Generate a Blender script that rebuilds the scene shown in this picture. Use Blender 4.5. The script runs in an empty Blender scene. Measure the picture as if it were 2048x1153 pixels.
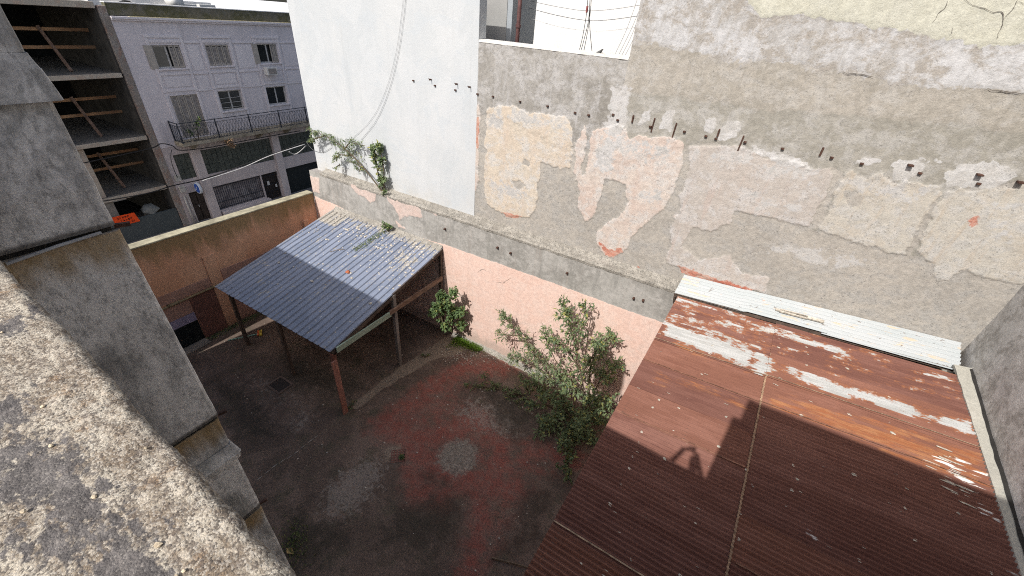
import bpy, math, random
import numpy as np
from mathutils import Vector as V, Matrix, noise as mnoise

random.seed(7); rng = np.random.default_rng(7)
SC = bpy.context.scene
COL = SC.collection
R = math.radians

# ------------------------------------------------------------------ camera
PITCH, ROLL, YAW, FPX = R(33.23), R(5.14), R(-27.61), 820.9
def _rot():
    cx, sx, cy, sy, cz, sz = math.cos(PITCH), math.sin(PITCH), math.cos(ROLL), math.sin(ROLL), math.cos(YAW), math.sin(YAW)
    B = np.array([[1, 0, 0], [0, 0, -1], [0, 1, 0]], float)
    A = np.array([[cz, -sz, 0], [sz, cz, 0], [0, 0, 1]])
    P = np.array([[1, 0, 0], [0, cx, -sx], [0, sx, cx]])
    Q = np.array([[cy, -sy, 0], [sy, cy, 0], [0, 0, 1]])
    return Q @ P @ B @ A
MW = _rot()
CAMZ = 10.5
cam_d = bpy.data.cameras.new('camera'); cam = bpy.data.objects.new('camera', cam_d); COL.objects.link(cam)
rt, dn, fw = MW
cam.matrix_world = Matrix(((rt[0], -dn[0], -fw[0], 0), (rt[1], -dn[1], -fw[1], 0), (rt[2], -dn[2], -fw[2], CAMZ), (0, 0, 0, 1)))
cam_d.sensor_width = 36; cam_d.lens = FPX / 2048 * 36
cam_d.clip_start = 0.03; cam_d.clip_end = 500
SC.camera = cam

# ------------------------------------------------------------------ sky, sun, exposure
SUN_TO = V((-0.101, -0.681, 0.7256)).normalized()
SUN_EL = math.asin(SUN_TO.z); SUN_AZ = math.atan2(SUN_TO.x, SUN_TO.y)
wd = bpy.data.worlds.new('World'); SC.world = wd; wd.use_nodes = True
wn = wd.node_tree; wn.nodes.clear()
sky = wn.nodes.new('ShaderNodeTexSky'); sky.sky_type = 'NISHITA'; sky.sun_disc = False
sky.sun_elevation = SUN_EL; sky.sun_rotation = SUN_AZ; sky.air_density = 1.0; sky.dust_density = 3.5; sky.ozone_density = 0.7
bg = wn.nodes.new('ShaderNodeBackground'); bg.inputs['Strength'].default_value = 0.122
wo = wn.nodes.new('ShaderNodeOutputWorld')
wn.links.new(sky.outputs[0], bg.inputs[0]); wn.links.new(bg.outputs[0], wo.inputs[0])
sd = bpy.data.lights.new('sun', 'SUN'); sd.energy = 3.7; sd.angle = R(0.53); sd.color = (1.0, 0.965, 0.915)
so = bpy.data.objects.new('sun', sd); COL.objects.link(so); so.location = (0, -20, 40)
so.rotation_euler = SUN_TO.to_track_quat('Z', 'Y').to_euler()
vs = SC.view_settings; vs.view_transform = 'Standard'; vs.look = 'None'; vs.gamma = 1.0; vs.use_curve_mapping = False
vs.exposure = 0.26
SC.render.engine = 'CYCLES'; SC.cycles.use_denoising = False; SC.cycles.filter_width = 1.05; SC.cycles.sample_clamp_indirect = 3.0; SC.cycles.max_bounces = 5; SC.cycles.diffuse_bounces = 3; SC.cycles.glossy_bounces = 2; SC.cycles.transmission_bounces = 2

# ------------------------------------------------------------------ survey helpers: a pixel of the photograph seen on a known plane
def ray(px, py):
    return MW.T @ np.array([(px - 1024) / FPX, (py - 576.5) / FPX, 1.0])
def onX(px, py, x): d = ray(px, py); d = d * (x / d[0]); return V((d[0], d[1], d[2] + CAMZ))
def onY(px, py, y): d = ray(px, py); d = d * (y / d[1]); return V((d[0], d[1], d[2] + CAMZ))
def onZ(px, py, z): d = ray(px, py); d = d * ((z - CAMZ) / d[2]); return V((d[0], d[1], d[2] + CAMZ))
RA, RB, RC = 4.55, .083, .055                      # rusty roof plane z = RA + RB x + RC y
def onR(px, py): d = ray(px, py); d = d * ((RA - CAMZ) / (d[2] - RB * d[0] - RC * d[1])); return V((d[0], d[1], d[2] + CAMZ))
def zm(x0, y0, s): return lambda p: (x0 + p[0] / s, y0 + p[1] / s)
def nz(x, y, z, s=1.0): return mnoise.noise(V((x * s, y * s, z * s)))

# ------------------------------------------------------------------ mesh builder
class MB:
    def __init__(s): s.v = []; s.f = []
    def add(s, vs, fs):
        o = len(s.v); s.v += [tuple(p) for p in vs]; s.f += [tuple(i + o for i in f) for f in fs]; return s
    def hexa(s, p):   # 4 bottom ccw, 4 top ccw
        return s.add(p, [(3, 2, 1, 0), (4, 5, 6, 7), (0, 1, 5, 4), (1, 2, 6, 5), (2, 3, 7, 6), (3, 0, 4, 7)])
    def box(s, x0, x1, y0, y1, z0, z1):
        return s.hexa([(x0, y0, z0), (x1, y0, z0), (x1, y1, z0), (x0, y1, z0), (x0, y0, z1), (x1, y0, z1), (x1, y1, z1), (x0, y1, z1)])
    def bar(s, a, b, w, h, up=(0, 0, 1)):
        a, b = V(a), V(b); d = (b - a).normalized(); u = V(up)
        sd_ = d.cross(u)
        if sd_.length < 1e-4: sd_ = d.cross(V((0, 1, 0)))
        sd_.normalize(); u = sd_.cross(d).normalized()
        q = lambda p, i, j: p + sd_ * (w / 2 * i) + u * (h / 2 * j)
        return s.hexa([q(a, -1, -1), q(a, 1, -1), q(b, 1, -1), q(b, -1, -1), q(a, -1, 1), q(a, 1, 1), q(b, 1, 1), q(b, -1, 1)])
    def tube(s, pts, r, n=6, cap=True):
        pts = [V(p) for p in pts]; rs = r if isinstance(r, (list, tuple)) else [r] * len(pts)
        o = len(s.v); ref = V((.3, .2, 1)).normalized()
        for i, p in enumerate(pts):
            d = (pts[min(i + 1, len(pts) - 1)] - pts[max(i - 1, 0)]).normalized()
            a = d.cross(ref)
            if a.length < .05: a = d.cross(V((1, 0, 0)))
            a.normalize(); b = d.cross(a)
            for k in range(n):
                t = 2 * math.pi * k / n; s.v.append(tuple(p + (a * math.cos(t) + b * math.sin(t)) * rs[i]))
        for i in range(len(pts) - 1):
            for k in range(n):
                k2 = (k + 1) % n; s.f.append((o + i * n + k, o + i * n + k2, o + (i + 1) * n + k2, o + (i + 1) * n + k))
        if cap:
            s.f.append(tuple(o + k for k in range(n))[::-1]); e = o + (len(pts) - 1) * n; s.f.append(tuple(e + k for k in range(n)))
        return s
    def prism(s, poly, vec):
        n = len(poly); vec = V(vec); a = [V(p) for p in poly]
        return s.add(a + [p + vec for p in a], [tuple(range(n))[::-1], tuple(range(n, 2 * n))] + [(i, (i + 1) % n, (i + 1) % n + n, i + n) for i in range(n)])
    def lathe(s, c, axis, prof, n=16):
        axis = V(axis).normalized(); a = axis.orthogonal().normalized(); b = axis.cross(a); o = len(s.v); c = V(c)
        for (r, h) in prof:
            for k in range(n):
                t = 2 * math.pi * k / n; s.v.append(tuple(c + axis * h + (a * math.cos(t) + b * math.sin(t)) * r))
        for i in range(len(prof) - 1):
            for k in range(n):
                k2 = (k + 1) % n; s.f.append((o + i * n + k, o + i * n + k2, o + (i + 1) * n + k2, o + (i + 1) * n + k))
        s.f.append(tuple(o + k for k in range(n))[::-1]); e = o + (len(prof) - 1) * n; s.f.append(tuple(e + k for k in range(n)))
        return s
    def blob(s, c, r, seed=0, sq=(1, 1, 1), rough=.35):      # small irregular chunk
        t = (1 + 5 ** .5) / 2; rr = random.Random(seed)
        P = [(-1, t, 0), (1, t, 0), (-1, -t, 0), (1, -t, 0), (0, -1, t), (0, 1, t), (0, -1, -t), (0, 1, -t), (t, 0, -1), (t, 0, 1), (-t, 0, -1), (-t, 0, 1)]
        F = [(0, 11, 5), (0, 5, 1), (0, 1, 7), (0, 7, 10), (0, 10, 11), (1, 5, 9), (5, 11, 4), (11, 10, 2), (10, 7, 6), (7, 1, 8), (3, 9, 4), (3, 4, 2), (3, 2, 6), (3, 6, 8), (3, 8, 9), (4, 9, 5), (2, 4, 11), (6, 2, 10), (8, 6, 7), (9, 8, 1)]
        out = []
        for p in P:
            k = r / 1.9 * (1 + (rr.random() - .5) * 2 * rough); out.append((c[0] + p[0] * k * sq[0], c[1] + p[1] * k * sq[1], c[2] + p[2] * k * sq[2]))
        return s.add(out, F)
    def build(s, name, mat, parent=None, smooth=False, bev=0, kind=None, attrs=None, label=None, fix=False):
        me = bpy.data.meshes.new(name); me.from_pydata(s.v, [], s.f); me.update()
        if fix:
            import bmesh
            bm = bmesh.new(); bm.from_mesh(me); bmesh.ops.recalc_face_normals(bm, faces=bm.faces); bm.to_mesh(me); bm.free()
        if attrs:
            for k, a in attrs.items():
                at = me.attributes.new(k, 'FLOAT', 'POINT'); at.data.foreach_set('value', np.asarray(a, np.float32))
        if smooth: me.polygons.foreach_set('use_smooth', [True] * len(me.polygons))
        me.materials.append(mat)
        o = bpy.data.objects.new(name, me); COL.objects.link(o)
        if parent is not None: child(o, parent)
        if bev:
            b = o.modifiers.new('bevel', 'BEVEL'); b.width = bev; b.segments = 2; b.limit_method = 'ANGLE'
        if kind: o['kind'] = kind
        if label: o['label'] = label
        return o
def child(o, p):
    o.parent = p
    o.matrix_parent_inverse = Matrix.Translation(-p.location)     # parts are modelled in place
def tag(o, label=None, cat=None, group=None, kind=None):
    if label: o['label'] = label
    if cat: o['category'] = cat
    if group: o['group'] = group
    if kind: o['kind'] = kind
    return o
def thing(name, label, cat, loc=(0, 0, 0), group=None):
    o = bpy.data.objects.new(name, None); COL.objects.link(o); o.location = loc; o.empty_display_size = .1
    return tag(o, label, cat, group)

# ------------------------------------------------------------------ material nodes
class NT:
    def __init__(s, name):
        s.mat = bpy.data.materials.new(name); s.mat.use_nodes = True; s.t = s.mat.node_tree; s.t.nodes.clear(); s._pos = None
    def n(s, typ, ins=None, **pr):
        nd = s.t.nodes.new('ShaderNode' + typ)
        for k, v in pr.items(): setattr(nd, k, v)
        for k, v in (ins or {}).items(): s.set(nd, k, v)
        return nd
    def set(s, nd, k, v):
        i = nd.inputs[k]
        if isinstance(v, bpy.types.NodeSocket): s.t.links.new(v, i)
        elif i.type == 'RGBA' and len(v) == 3: i.default_value = (*v, 1)
        else: i.default_value = v
    def pos(s):
        if s._pos is None: s._pos = s.n('NewGeometry').outputs['Position']
        return s._pos
    def vec(s, scale=(1, 1, 1), off=(0, 0, 0), rot=(0, 0, 0)):
        return s.n('Mapping', {'Vector': s.pos(), 'Scale': scale, 'Location': off, 'Rotation': rot}).outputs[0]
    def noise(s, scale, detail=5, rough=.6, st=(1, 1, 1), off=(0, 0, 0), dist=0.0, rot=(0, 0, 0)):
        v = s.pos() if st == (1, 1, 1) and off == (0, 0, 0) and rot == (0, 0, 0) else s.vec(st, off, rot)
        return s.n('TexNoise', {'Vector': v, 'Scale': scale, 'Detail': float(min(detail, 5 if scale < 5 else 3)), 'Roughness': rough, 'Distortion': dist}).outputs[0]
    def vor(s, scale, feature='F1', st=(1, 1, 1), out='Distance', rand=1.0, dist=0):
        v = s.vec(st)
        if dist:
            nn = s.n('TexNoise', {'Vector': s.pos(), 'Scale': scale * 1.5, 'Detail': 3.0}).outputs['Color']
            v = s.n('VectorMath', {0: v, 1: s.n('VectorMath', {0: nn, 1: (dist,) * 3}, operation='MULTIPLY').outputs[0]}, operation='ADD').outputs[0]
        return s.n('TexVoronoi', {'Vector': v, 'Scale': scale, 'Randomness': rand}, feature=feature).outputs[out]
    def ramp(s, fac, a, b, inv=False):
        nd = s.n('MapRange', {'Value': fac, 'From Min': a, 'From Max': b, 'To Min': 1.0 if inv else 0.0, 'To Max': 0.0 if inv else 1.0}, interpolation_type='SMOOTHSTEP'); return nd.outputs[0]
    def mix(s, f, a, b, mode='MIX'):
        nd = s.n('Mix', data_type='RGBA', blend_type=mode)
        s.set(nd, 0, f); s.set(nd, 6, a); s.set(nd, 7, b); return nd.outputs[2]
    def m(s, op, a, b=0.0, clamp=False):
        nd = s.n('Math', {0: a, 1: b}, operation=op); nd.use_clamp = clamp; return nd.outputs[0]
    def attr(s, name): return s.n('Attribute', attribute_name=name).outputs['Fac']
    def sep(s): return s.n('SeparateXYZ', {0: s.pos()}).outputs
    def out(s, color, rough=.85, bump=None, bs=.5, bd=.01, metal=0.0, spec=.3, extra=None):
        b = s.n('BsdfPrincipled', {'Base Color': color, 'Roughness': rough, 'Metallic': metal, 'Specular IOR Level': spec})
        if bump is not None:
            s.set(b, 'Normal', s.n('Bump', {'Height': bump, 'Strength': bs, 'Distance': bd}).outputs[0])
        for k, v in (extra or {}).items(): s.set(b, k, v)
        o = s.n('OutputMaterial'); s.t.links.new(b.outputs[0], o.inputs[0]); return s.mat
MATS = {}
def plain(name, col, rough=.7, metal=0.0, var=.15, sc=6.0, bump=.2, spec=.3):
    if name in MATS: return MATS[name]
    t = NT(name); f = t.noise(sc, 6, .65)
    lo = tuple(c * (1 - var) for c in col); hi = tuple(min(1, c * (1 + var)) for c in col)
    MATS[name] = t.out(t.mix(t.ramp(f, .35, .65), lo, hi), rough, t.noise(sc * 8, 4), bump, .004, metal, spec); return MATS[name]
def mottle(name, c1, c2, c3, s1=.8, s2=4.0, st=(1, 1, 1), w3=.5, speck=None, bump=.5, bd=.006, rough=.9, streak=None, off=0, pit=0, fine=60, lo=.40, hi=.60, bare=None, grain=.42):
    """cement / plaster: two blotch scales, optional specks (colour, amount, scale), vertical streaks (colour, amount) and pits"""
    t = NT(name)
    f1 = t.noise(s1, 8, .68, st, (off, off, off), .6)
    col = t.mix(t.ramp(f1, lo, hi), c1, c2)
    f2 = t.noise(s2, 7, .72, st, (off + 5, 3, 1), .4)
    col = t.mix(t.m('MULTIPLY', t.ramp(f2, .47, .64), w3), col, c3)
    if bare:
        fb = t.noise(1.9, 5, .75, (1, 1, 1.2), (off * 2, 4, 8), .5); fb2 = t.noise(9, 4, .8, (1, 1, 1), (off, 1, 8)); fb = t.m('ADD', fb, t.m('MULTIPLY', t.m('SUBTRACT', fb2, .5), .35))
        col = t.mix(t.m('MULTIPLY', t.ramp(fb, .60 - bare[1] * .1, .66 - bare[1] * .1), .85), col, bare[0])
        fw_ = t.noise(1.3, 5, .75, (1.3, 1, .5), (off, 14, 3), .4); col = t.mix(t.m('MULTIPLY', t.ramp(fw_, .52, .68), .6), col, (.62, .60, .575))
    if streak:
        f3 = t.noise(3.0, 6, .7, (1, 1, .12), (off, 9, 2))
        col = t.mix(t.m('MULTIPLY', t.ramp(f3, .5, .68), streak[1]), col, streak[0])
    h = t.m('ADD', t.noise(fine, 6, .7), t.m('MULTIPLY', t.noise(9, 5, .65), 1.3))
    if speck:
        v = t.vor(speck[2], dist=.05); k = t.ramp(v, .10, .24, True)
        gate = t.ramp(t.noise(2.2, 5, .7, off=(3 + off, 1, 4)), .56 - .12 * speck[1], .66)
        k = t.m('MULTIPLY', k, gate); col = t.mix(t.m('MULTIPLY', k, .8), col, speck[0]); h = t.m('SUBTRACT', h, t.m('MULTIPLY', k, .5))
    if pit:
        p = t.ramp(t.noise(38, 4, .75, off=(off, 4, 4)), .60, .70); col = t.mix(t.m('MULTIPLY', p, pit), col, tuple(c * .35 for c in c1)); h = t.m('SUBTRACT', h, t.m('MULTIPLY', p, 1.2))
    # fine tonal grain
    g = t.noise(fine * .6, 5, .8, off=(2, off, 7)); col = t.mix(t.m('MULTIPLY', t.ramp(g, .44, .70), grain), col, tuple(c * .5 for c in c1))
    g2 = t.noise(16, 3, .75, off=(6, off, 2)); col = t.mix(t.m('MULTIPLY', t.ramp(g2, .50, .70), grain * .5), col, tuple(min(1, c * 1.3) for c in c2))
    MATS[name] = t.out(col, rough, h, bump, bd); return MATS[name]

# ---- wall surfaces (albedos)
t = NT('white_wall_paint')
f = t.noise(.45, 6, .6, (1, 1, .5), dist=.5); c = t.mix(t.ramp(f, .4, .62), (.50, .525, .54), (.55, .565, .57))
c = t.mix(t.m('MULTIPLY', t.ramp(t.noise(1.4, 7, .7, (1, 1, .25), (4, 0, 0)), .52, .70), .35), c, (.455, .485, .505))
zz = t.sep()[2]; low = t.m('MULTIPLY', t.ramp(zz, 5.0, 5.75, True), t.ramp(t.noise(2.5, 6, .7), .35, .62)); c = t.mix(t.m('MULTIPLY', low, .55), c, (.50, .48, .44))
c = t.mix(t.m('MULTIPLY', t.ramp(t.noise(14, 6, .75), .62, .72), .25), c, (.42, .44, .45))
fp = t.noise(.6, 4, .6, (1.3, 1, .8), (11, 0, 4), .8); c = t.mix(t.m('MULTIPLY', t.ramp(fp, .515, .53), .28), c, (.585, .60, .61)); fp2 = t.noise(.9, 4, .65, (1, 1, 1.6), (2, 0, 9), .8); c = t.mix(t.m('MULTIPLY', t.ramp(fp2, .555, .57), .30), c, (.475, .515, .545))
c = t.mix(t.m('MULTIPLY', t.ramp(t.noise(4.5, 5, .75, (1.6, 1, .05), (5, 5, 5)), .58, .70), .28), c, (.42, .43, .43)); c = t.mix(t.m('MULTIPLY', t.ramp(t.noise(30, 4, .8), .62, .70), .3), c, (.40, .40, .40))
M_WHITE = t.out(c, .8, t.m('ADD', t.noise(22, 6, .7), t.m('MULTIPLY', t.noise(3, 4), 2.0)), .30, .012)
M_GREYMIX = mottle('grey_streaked_render', (0.297, 0.280, 0.249), (0.421, 0.408, 0.378), (0.516, 0.507, 0.494), 1.0, 3.0, (1.4, 1.4, .6), .75, None, .6, .008, streak=((.62, .61, .60), .5), off=1)
M_BEIGE = mottle('beige_cement_render', (0.372, 0.349, 0.302), (0.423, 0.400, 0.353), (0.502, 0.484, 0.446), .7, 2.4, (1, 1, 1.4), .45, None, .5, .006, off=2, pit=.25)
M_BEIGE2 = mottle('beige_scratch_render', (0.409, 0.373, 0.317), (0.469, 0.437, 0.386), (0.552, 0.529, 0.488), .9, 3.4, (1, 1, 1.6), .5, ((.25, .22, .18), .4, 26), .7, .008, off=3, pit=.4)
M_WROUGH = mottle('white_rough_render', (0.528, 0.515, 0.493), (0.634, 0.629, 0.625), (0.431, 0.392, 0.339), 1.1, 2.3, (1, 1, 1.3), .75, None, .9, .012, streak=((.52, .50, .47), .35), off=4, fine=40)
M_PITTED = mottle('pitted_exposed_render', (0.409, 0.368, 0.322), (0.515, 0.465, 0.405), (0.340, 0.317, 0.285), .6, 4.0, (1, 1, 1), .40, ((.17, .155, .14), .9, 30), .9, .01, off=5, pit=.75, fine=45)
M_PINKPL = mottle('peach_old_plaster', (0.602, 0.486, 0.417), (0.632, 0.546, 0.482), (0.568, 0.516, 0.482), .9, 3.2, (1, 1, 1), .8, ((.44, .35, .30), .8, 24), .7, .008, off=6, pit=.6, bare=((.47, .43, .38), .5))
M_CREAMPL = mottle('cream_old_plaster', (0.603, 0.541, 0.447), (0.611, 0.492, 0.389), (0.525, 0.521, 0.492), 1.1, 4.0, (1, 1, 1.5), .65, ((.40, .33, .27), .9, 22), .7, .008, off=7, pit=.6, bare=((.50, .47, .43), .4))
M_WHITEPL = mottle('whitish_old_plaster', (0.612, 0.567, 0.517), (0.540, 0.508, 0.477), (0.648, 0.630, 0.612), 1.6, 5.0, (1, 1, 1.4), .7, ((.46, .33, .28), .9, 20), .8, .009, off=8, pit=.6, bare=((.46, .43, .39), .8))
M_OCHREPL = mottle('ochre_old_plaster', (0.607, 0.538, 0.451), (0.552, 0.432, 0.308), (0.561, 0.552, 0.520), 1.5, 4.5, (1, 1, 1.3), .65, ((.50, .38, .26), .8, 16), .8, .01, off=9, pit=.55, bare=((.47, .455, .42), .9))
M_REDTRACE = mottle('red_paint_trace', (.52, .19, .13), (.62, .36, .28), (.66, .52, .44), 5.0, 12.0, (1, 1, 1), .8, None, .5, .004, off=10)
M_CREAMP = mottle('cream_smooth_paint', (0.549, 0.540, 0.455), (0.572, 0.562, 0.486), (0.513, 0.508, 0.441), .5, 3.0, (1, 1, .7), .4, None, .35, .006, off=11, grain=.12)
M_PINK = mottle('pink_wall_paint', (.735, .535, .455), (.765, .58, .50), (.72, .56, .49), .5, 2.2, (1, 1, .45), .5, None, .35, .006, streak=((.75, .62, .555), .35), off=12, grain=.16)
M_PINK2 = mottle('pale_pink_old_paint', (.72, .54, .47), (.74, .60, .54), (.64, .56, .50), .8, 4.0, (1, 1, 1), .5, ((.45, .36, .32), .5, 24), .5, .006, off=13)
M_GREYBAND = mottle('grey_band_render', (.295, .285, .265), (.41, .40, .375), (.47, .455, .43), .7, 2.6, (1, 1, .8), .5, ((.16, .15, .14), .6, 22), .8, .008, streak=((.24, .23, .215), .5), off=14, pit=.35)
M_MORTAR = mottle('crumbly_mortar', (.30, .28, .245), (.41, .385, .34), (.22, .205, .18), 1.6, 9.0, (1, 1, 1), .7, ((.12, .11, .09), .9, 40), 1.0, .02, off=15, pit=.8, fine=50)
M_SIDE = mottle('grey_side_wall_render', (.52, .495, .455), (.60, .58, .55), (.33, .305, .27), .7, 2.0, (1, 1, 1), .8, ((.22, .2, .18), .8, 20), .9, .012, off=16, pit=.4)
M_CONC = plain('pale_concrete', (.45, .43, .39), .9, 0, .2, 4, .5)
M_DARKGAP = plain('dark_gap', (.03, .028, .026), .9)  # near-black fill for the gutter gap, flue joints and drain holes
M_CRACK = plain('crack_dark', (.14, .125, .11), 1.0)

# orange street wall with algae from its top and rain runs
t = NT('orange_stained_wall_paint'); z = t.sep()[2]
c = t.mix(t.ramp(t.noise(.8, 7, .65, (1, 1, .6)), .38, .62), (.66, .35, .215), (.72, .43, .285))
run = t.m('ADD', t.m('MULTIPLY', t.m('SUBTRACT', z, 3.35), 1.3), t.m('MULTIPLY', t.m('SUBTRACT', t.noise(2.2, 7, .75, (1, 1, .18)), .5), 2.6))
c = t.mix(t.m('MULTIPLY', t.ramp(run, -.45, .5), .80), c, (.23, .17, .075))
dk = t.ramp(t.noise(1.1, 6, .7, (1, 1, .5), (7, 2, 0)), .52, .72); c = t.mix(t.m('MULTIPLY', dk, .5), c, (.40, .24, .16))
c = t.mix(t.m('MULTIPLY', t.ramp(z, 0, .7, True), .45), c, (.18, .11, .085))
M_ORANGE = t.out(c, .9, t.m('ADD', t.noise(30, 6, .7), t.noise(5, 4)), .5, .008)
M_PALECOP = plain('pale_cement_coping', (.36, .33, .235), .9, 0, .3, 2, .5)
# flue / chimney with damp blotches and rusty runs under every joint
JOINTS = (9.497, 8.05, 6.92)
t = NT('flue_cement'); z = t.sep()[2]
f = t.noise(1.7, 9, .72, (1, 1, .55), dist=.7); c = t.mix(t.ramp(f, .38, .60), (.33, .325, .32), (.76, .75, .735))
f = t.noise(13, 8, .8, (1, 1, .7), (2, 0, 5)); c = t.mix(t.m('MULTIPLY', t.ramp(f, .46, .68), .55), c, (.23, .23, .225)); f = t.n('TexNoise', {'Vector': t.vec((1, 1, .45), (4, 2, 2)), 'Scale': 42.0, 'Detail': 4.0, 'Roughness': .8}).outputs[0]; c = t.mix(t.m('MULTIPLY', t.ramp(f, .5, .62), .5), c, (.20, .20, .195))
f = t.noise(7, 7, .75, (1, 1, .08), (3, 3, 3)); c = t.mix(t.m('MULTIPLY', t.ramp(f, .40, .30), .55), c, (.20, .20, .195)); c = t.mix(t.m('MULTIPLY', t.ramp(f, .54, .68), .55), c, (.76, .745, .73))
f = t.noise(2.4, 6, .7, (1, 1, .5), (8, 1, 0)); c = t.mix(t.m('MULTIPLY', t.ramp(f, .55, .70), .35), c, (.19, .205, .175))
for j in JOINTS:
    d = t.m('SUBTRACT', j, z)
    k = t.m('MULTIPLY', t.ramp(d, .0, .02), t.ramp(t.m('ADD', d, t.m('MULTIPLY', t.noise(6, 5, .7, (1, 1, .3)), .35)), .22, .42, True))
    c = t.mix(t.m('MULTIPLY', k, .75), c, (.30, .19, .06))
    k2 = t.ramp(t.m('ABSOLUTE', t.m('ADD', d, .012)), .012, .035, True); c = t.mix(t.m('MULTIPLY', k2, .8), c, (.055, .045, .035))
M_FLUE = t.out(c, .92, t.m('ADD', t.noise(70, 6, .75), t.m('MULTIPLY', t.noise(14, 6, .7), 1.5)), .6, .006)
# parapet coping, near the lens
t = NT('weathered_coping_concrete')
c = t.mix(t.ramp(t.n('TexNoise', {'Vector': t.vec((.7, 1.5, 1)), 'Scale': 14.0, 'Detail': 7.0, 'Roughness': .75}).outputs[0], .40, .60), (.215, .17, .125), (.51, .46, .375))
c = t.mix(t.m('MULTIPLY', t.ramp(t.noise(21, 4, .75, (.6, 1.6, 1), (3, 0, 0)), .50, .64), .75), c, (.22, .18, .14))
c = t.mix(t.m('MULTIPLY', t.ramp(t.noise(12, 4, .7, off=(9, 4, 0)), .58, .70), .65), c, (.28, .17, .085))
v1 = t.n('TexVoronoi', {'Vector': t.pos(), 'Scale': 430.0}); g1 = t.n('SeparateColor', {0: v1.outputs['Color']}).outputs[0]
v2 = t.n('TexVoronoi', {'Vector': t.pos(), 'Scale': 170.0}); g2 = t.n('SeparateColor', {0: v2.outputs['Color']}).outputs[0]
c = t.mix(t.m('MULTIPLY', t.ramp(g1, .66, .90), .40), c, (.62, .58, .51)); c = t.mix(t.m('MULTIPLY', t.ramp(g1, .34, .14), .75), c, (.10, .085, .075))
c = t.mix(t.m('MULTIPLY', t.ramp(g2, .86, .95), .5), c, (.62, .55, .45)); c = t.mix(t.m('MULTIPLY', t.ramp(g2, .16, .06), .5), c, (.13, .105, .09))
tar = t.m('ADD', t.attr('tar'), t.m('ADD', t.m('MULTIPLY', t.m('SUBTRACT', t.noise(17, 5, .78, (.6, 1.6, 1)), .5), 2.0), t.m('MULTIPLY', t.m('SUBTRACT', t.noise(90, 3, .8), .5), 1.1))); tk = t.ramp(tar, .34, .56)
tc = t.mix(t.ramp(t.noise(40, 4, .75), .42, .66), (.085, .078, .077), (.155, .142, .137)); tc = t.mix(t.m('MULTIPLY', t.ramp(t.noise(26, 4, .75, (.4, 1.8, 1)), .64, .74), .6), tc, (.46, .45, .45)); tc = t.mix(t.m('MULTIPLY', t.ramp(g1, .8, .95), .35), tc, (.36, .33, .30))
c = t.mix(t.m('MULTIPLY', tk, .93), c, tc)
h = t.m('ADD', t.m('MULTIPLY', v1.outputs['Distance'], -.5), t.m('ADD', t.m('MULTIPLY', v2.outputs['Distance'], -.3), t.m('MULTIPLY', t.n('TexNoise', {'Vector': t.pos(), 'Scale': 75.0, 'Detail': 6.0, 'Roughness': .75}).outputs[0], 2.2)))
M_COPING = t.out(c, t.m('SUBTRACT', .95, t.m('MULTIPLY', tk, .3)), h, .55, .005, spec=.3)
# courtyard floor
t = NT('courtyard_concrete')
c = t.mix(t.ramp(t.noise(.7, 8, .7, dist=.5), .40, .62), (.135, .098, .078), (.225, .165, .132))
c = t.mix(t.m('MULTIPLY', t.ramp(t.noise(1.6, 7, .7, off=(4, 4, 0)), .50, .66), .7), c, (.105, .095, .065))
brk = t.m('SUBTRACT', t.noise(2.6, 9, .75), .5)
rd = t.ramp(t.m('ADD', t.attr('red'), t.m('MULTIPLY', brk, 1.5)), .22, .85)
c = t.mix(t.m('MULTIPLY', rd, .78), c, t.mix(t.ramp(t.noise(4, 6, .7), .4, .65), (.335, .098, .075), (.31, .150, .122)))
brk2 = t.m('SUBTRACT', t.noise(7, 9, .8, off=(1, 2, 3)), .5)
gr = t.ramp(t.m('ADD', t.attr('worn'), t.m('MULTIPLY', brk2, 2.6)), .45, .90)
c = t.mix(t.m('MULTIPLY', gr, .62), c, (.36, .315, .275))
ds = t.ramp(t.m('ADD', t.attr('patch'), t.m('MULTIPLY', brk2, 1.2)), .36, .72); c = t.mix(t.m('MULTIPLY', ds, .8), c, t.mix(t.ramp(t.noise(9, 7, .75), .4, .62), (.23, .215, .18), (.37, .35, .30)))
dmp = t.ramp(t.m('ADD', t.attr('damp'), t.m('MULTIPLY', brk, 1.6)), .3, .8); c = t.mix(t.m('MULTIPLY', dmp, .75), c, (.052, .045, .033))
sn = t.ramp(t.m('ADD', t.attr('sand'), t.m('MULTIPLY', brk, 1.1)), .42, .62); c = t.mix(t.m('MULTIPLY', sn, .85), c, (.33, .265, .205))
ws = t.m('MULTIPLY', t.ramp(t.vor(9), .05, .12, True), t.ramp(t.noise(1.3, 3, .6, off=(7, 7, 7)), .54, .64)); c = t.mix(t.m('MULTIPLY', ws, .7), c, (.46, .44, .41))
c = t.mix(t.m('MULTIPLY', t.ramp(t.noise(22, 6, .8), .46, .64), .6), c, (.05, .042, .035)); c = t.mix(t.m('MULTIPLY', t.ramp(t.noise(45, 4, .8, off=(3, 3, 0)), .56, .70), .45), c, (.36, .32, .28))
M_FLOOR = t.out(c, .9, t.m('ADD', t.noise(28, 7, .75), t.m('MULTIPLY', t.noise(3, 5), 2)), .6, .012)
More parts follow.
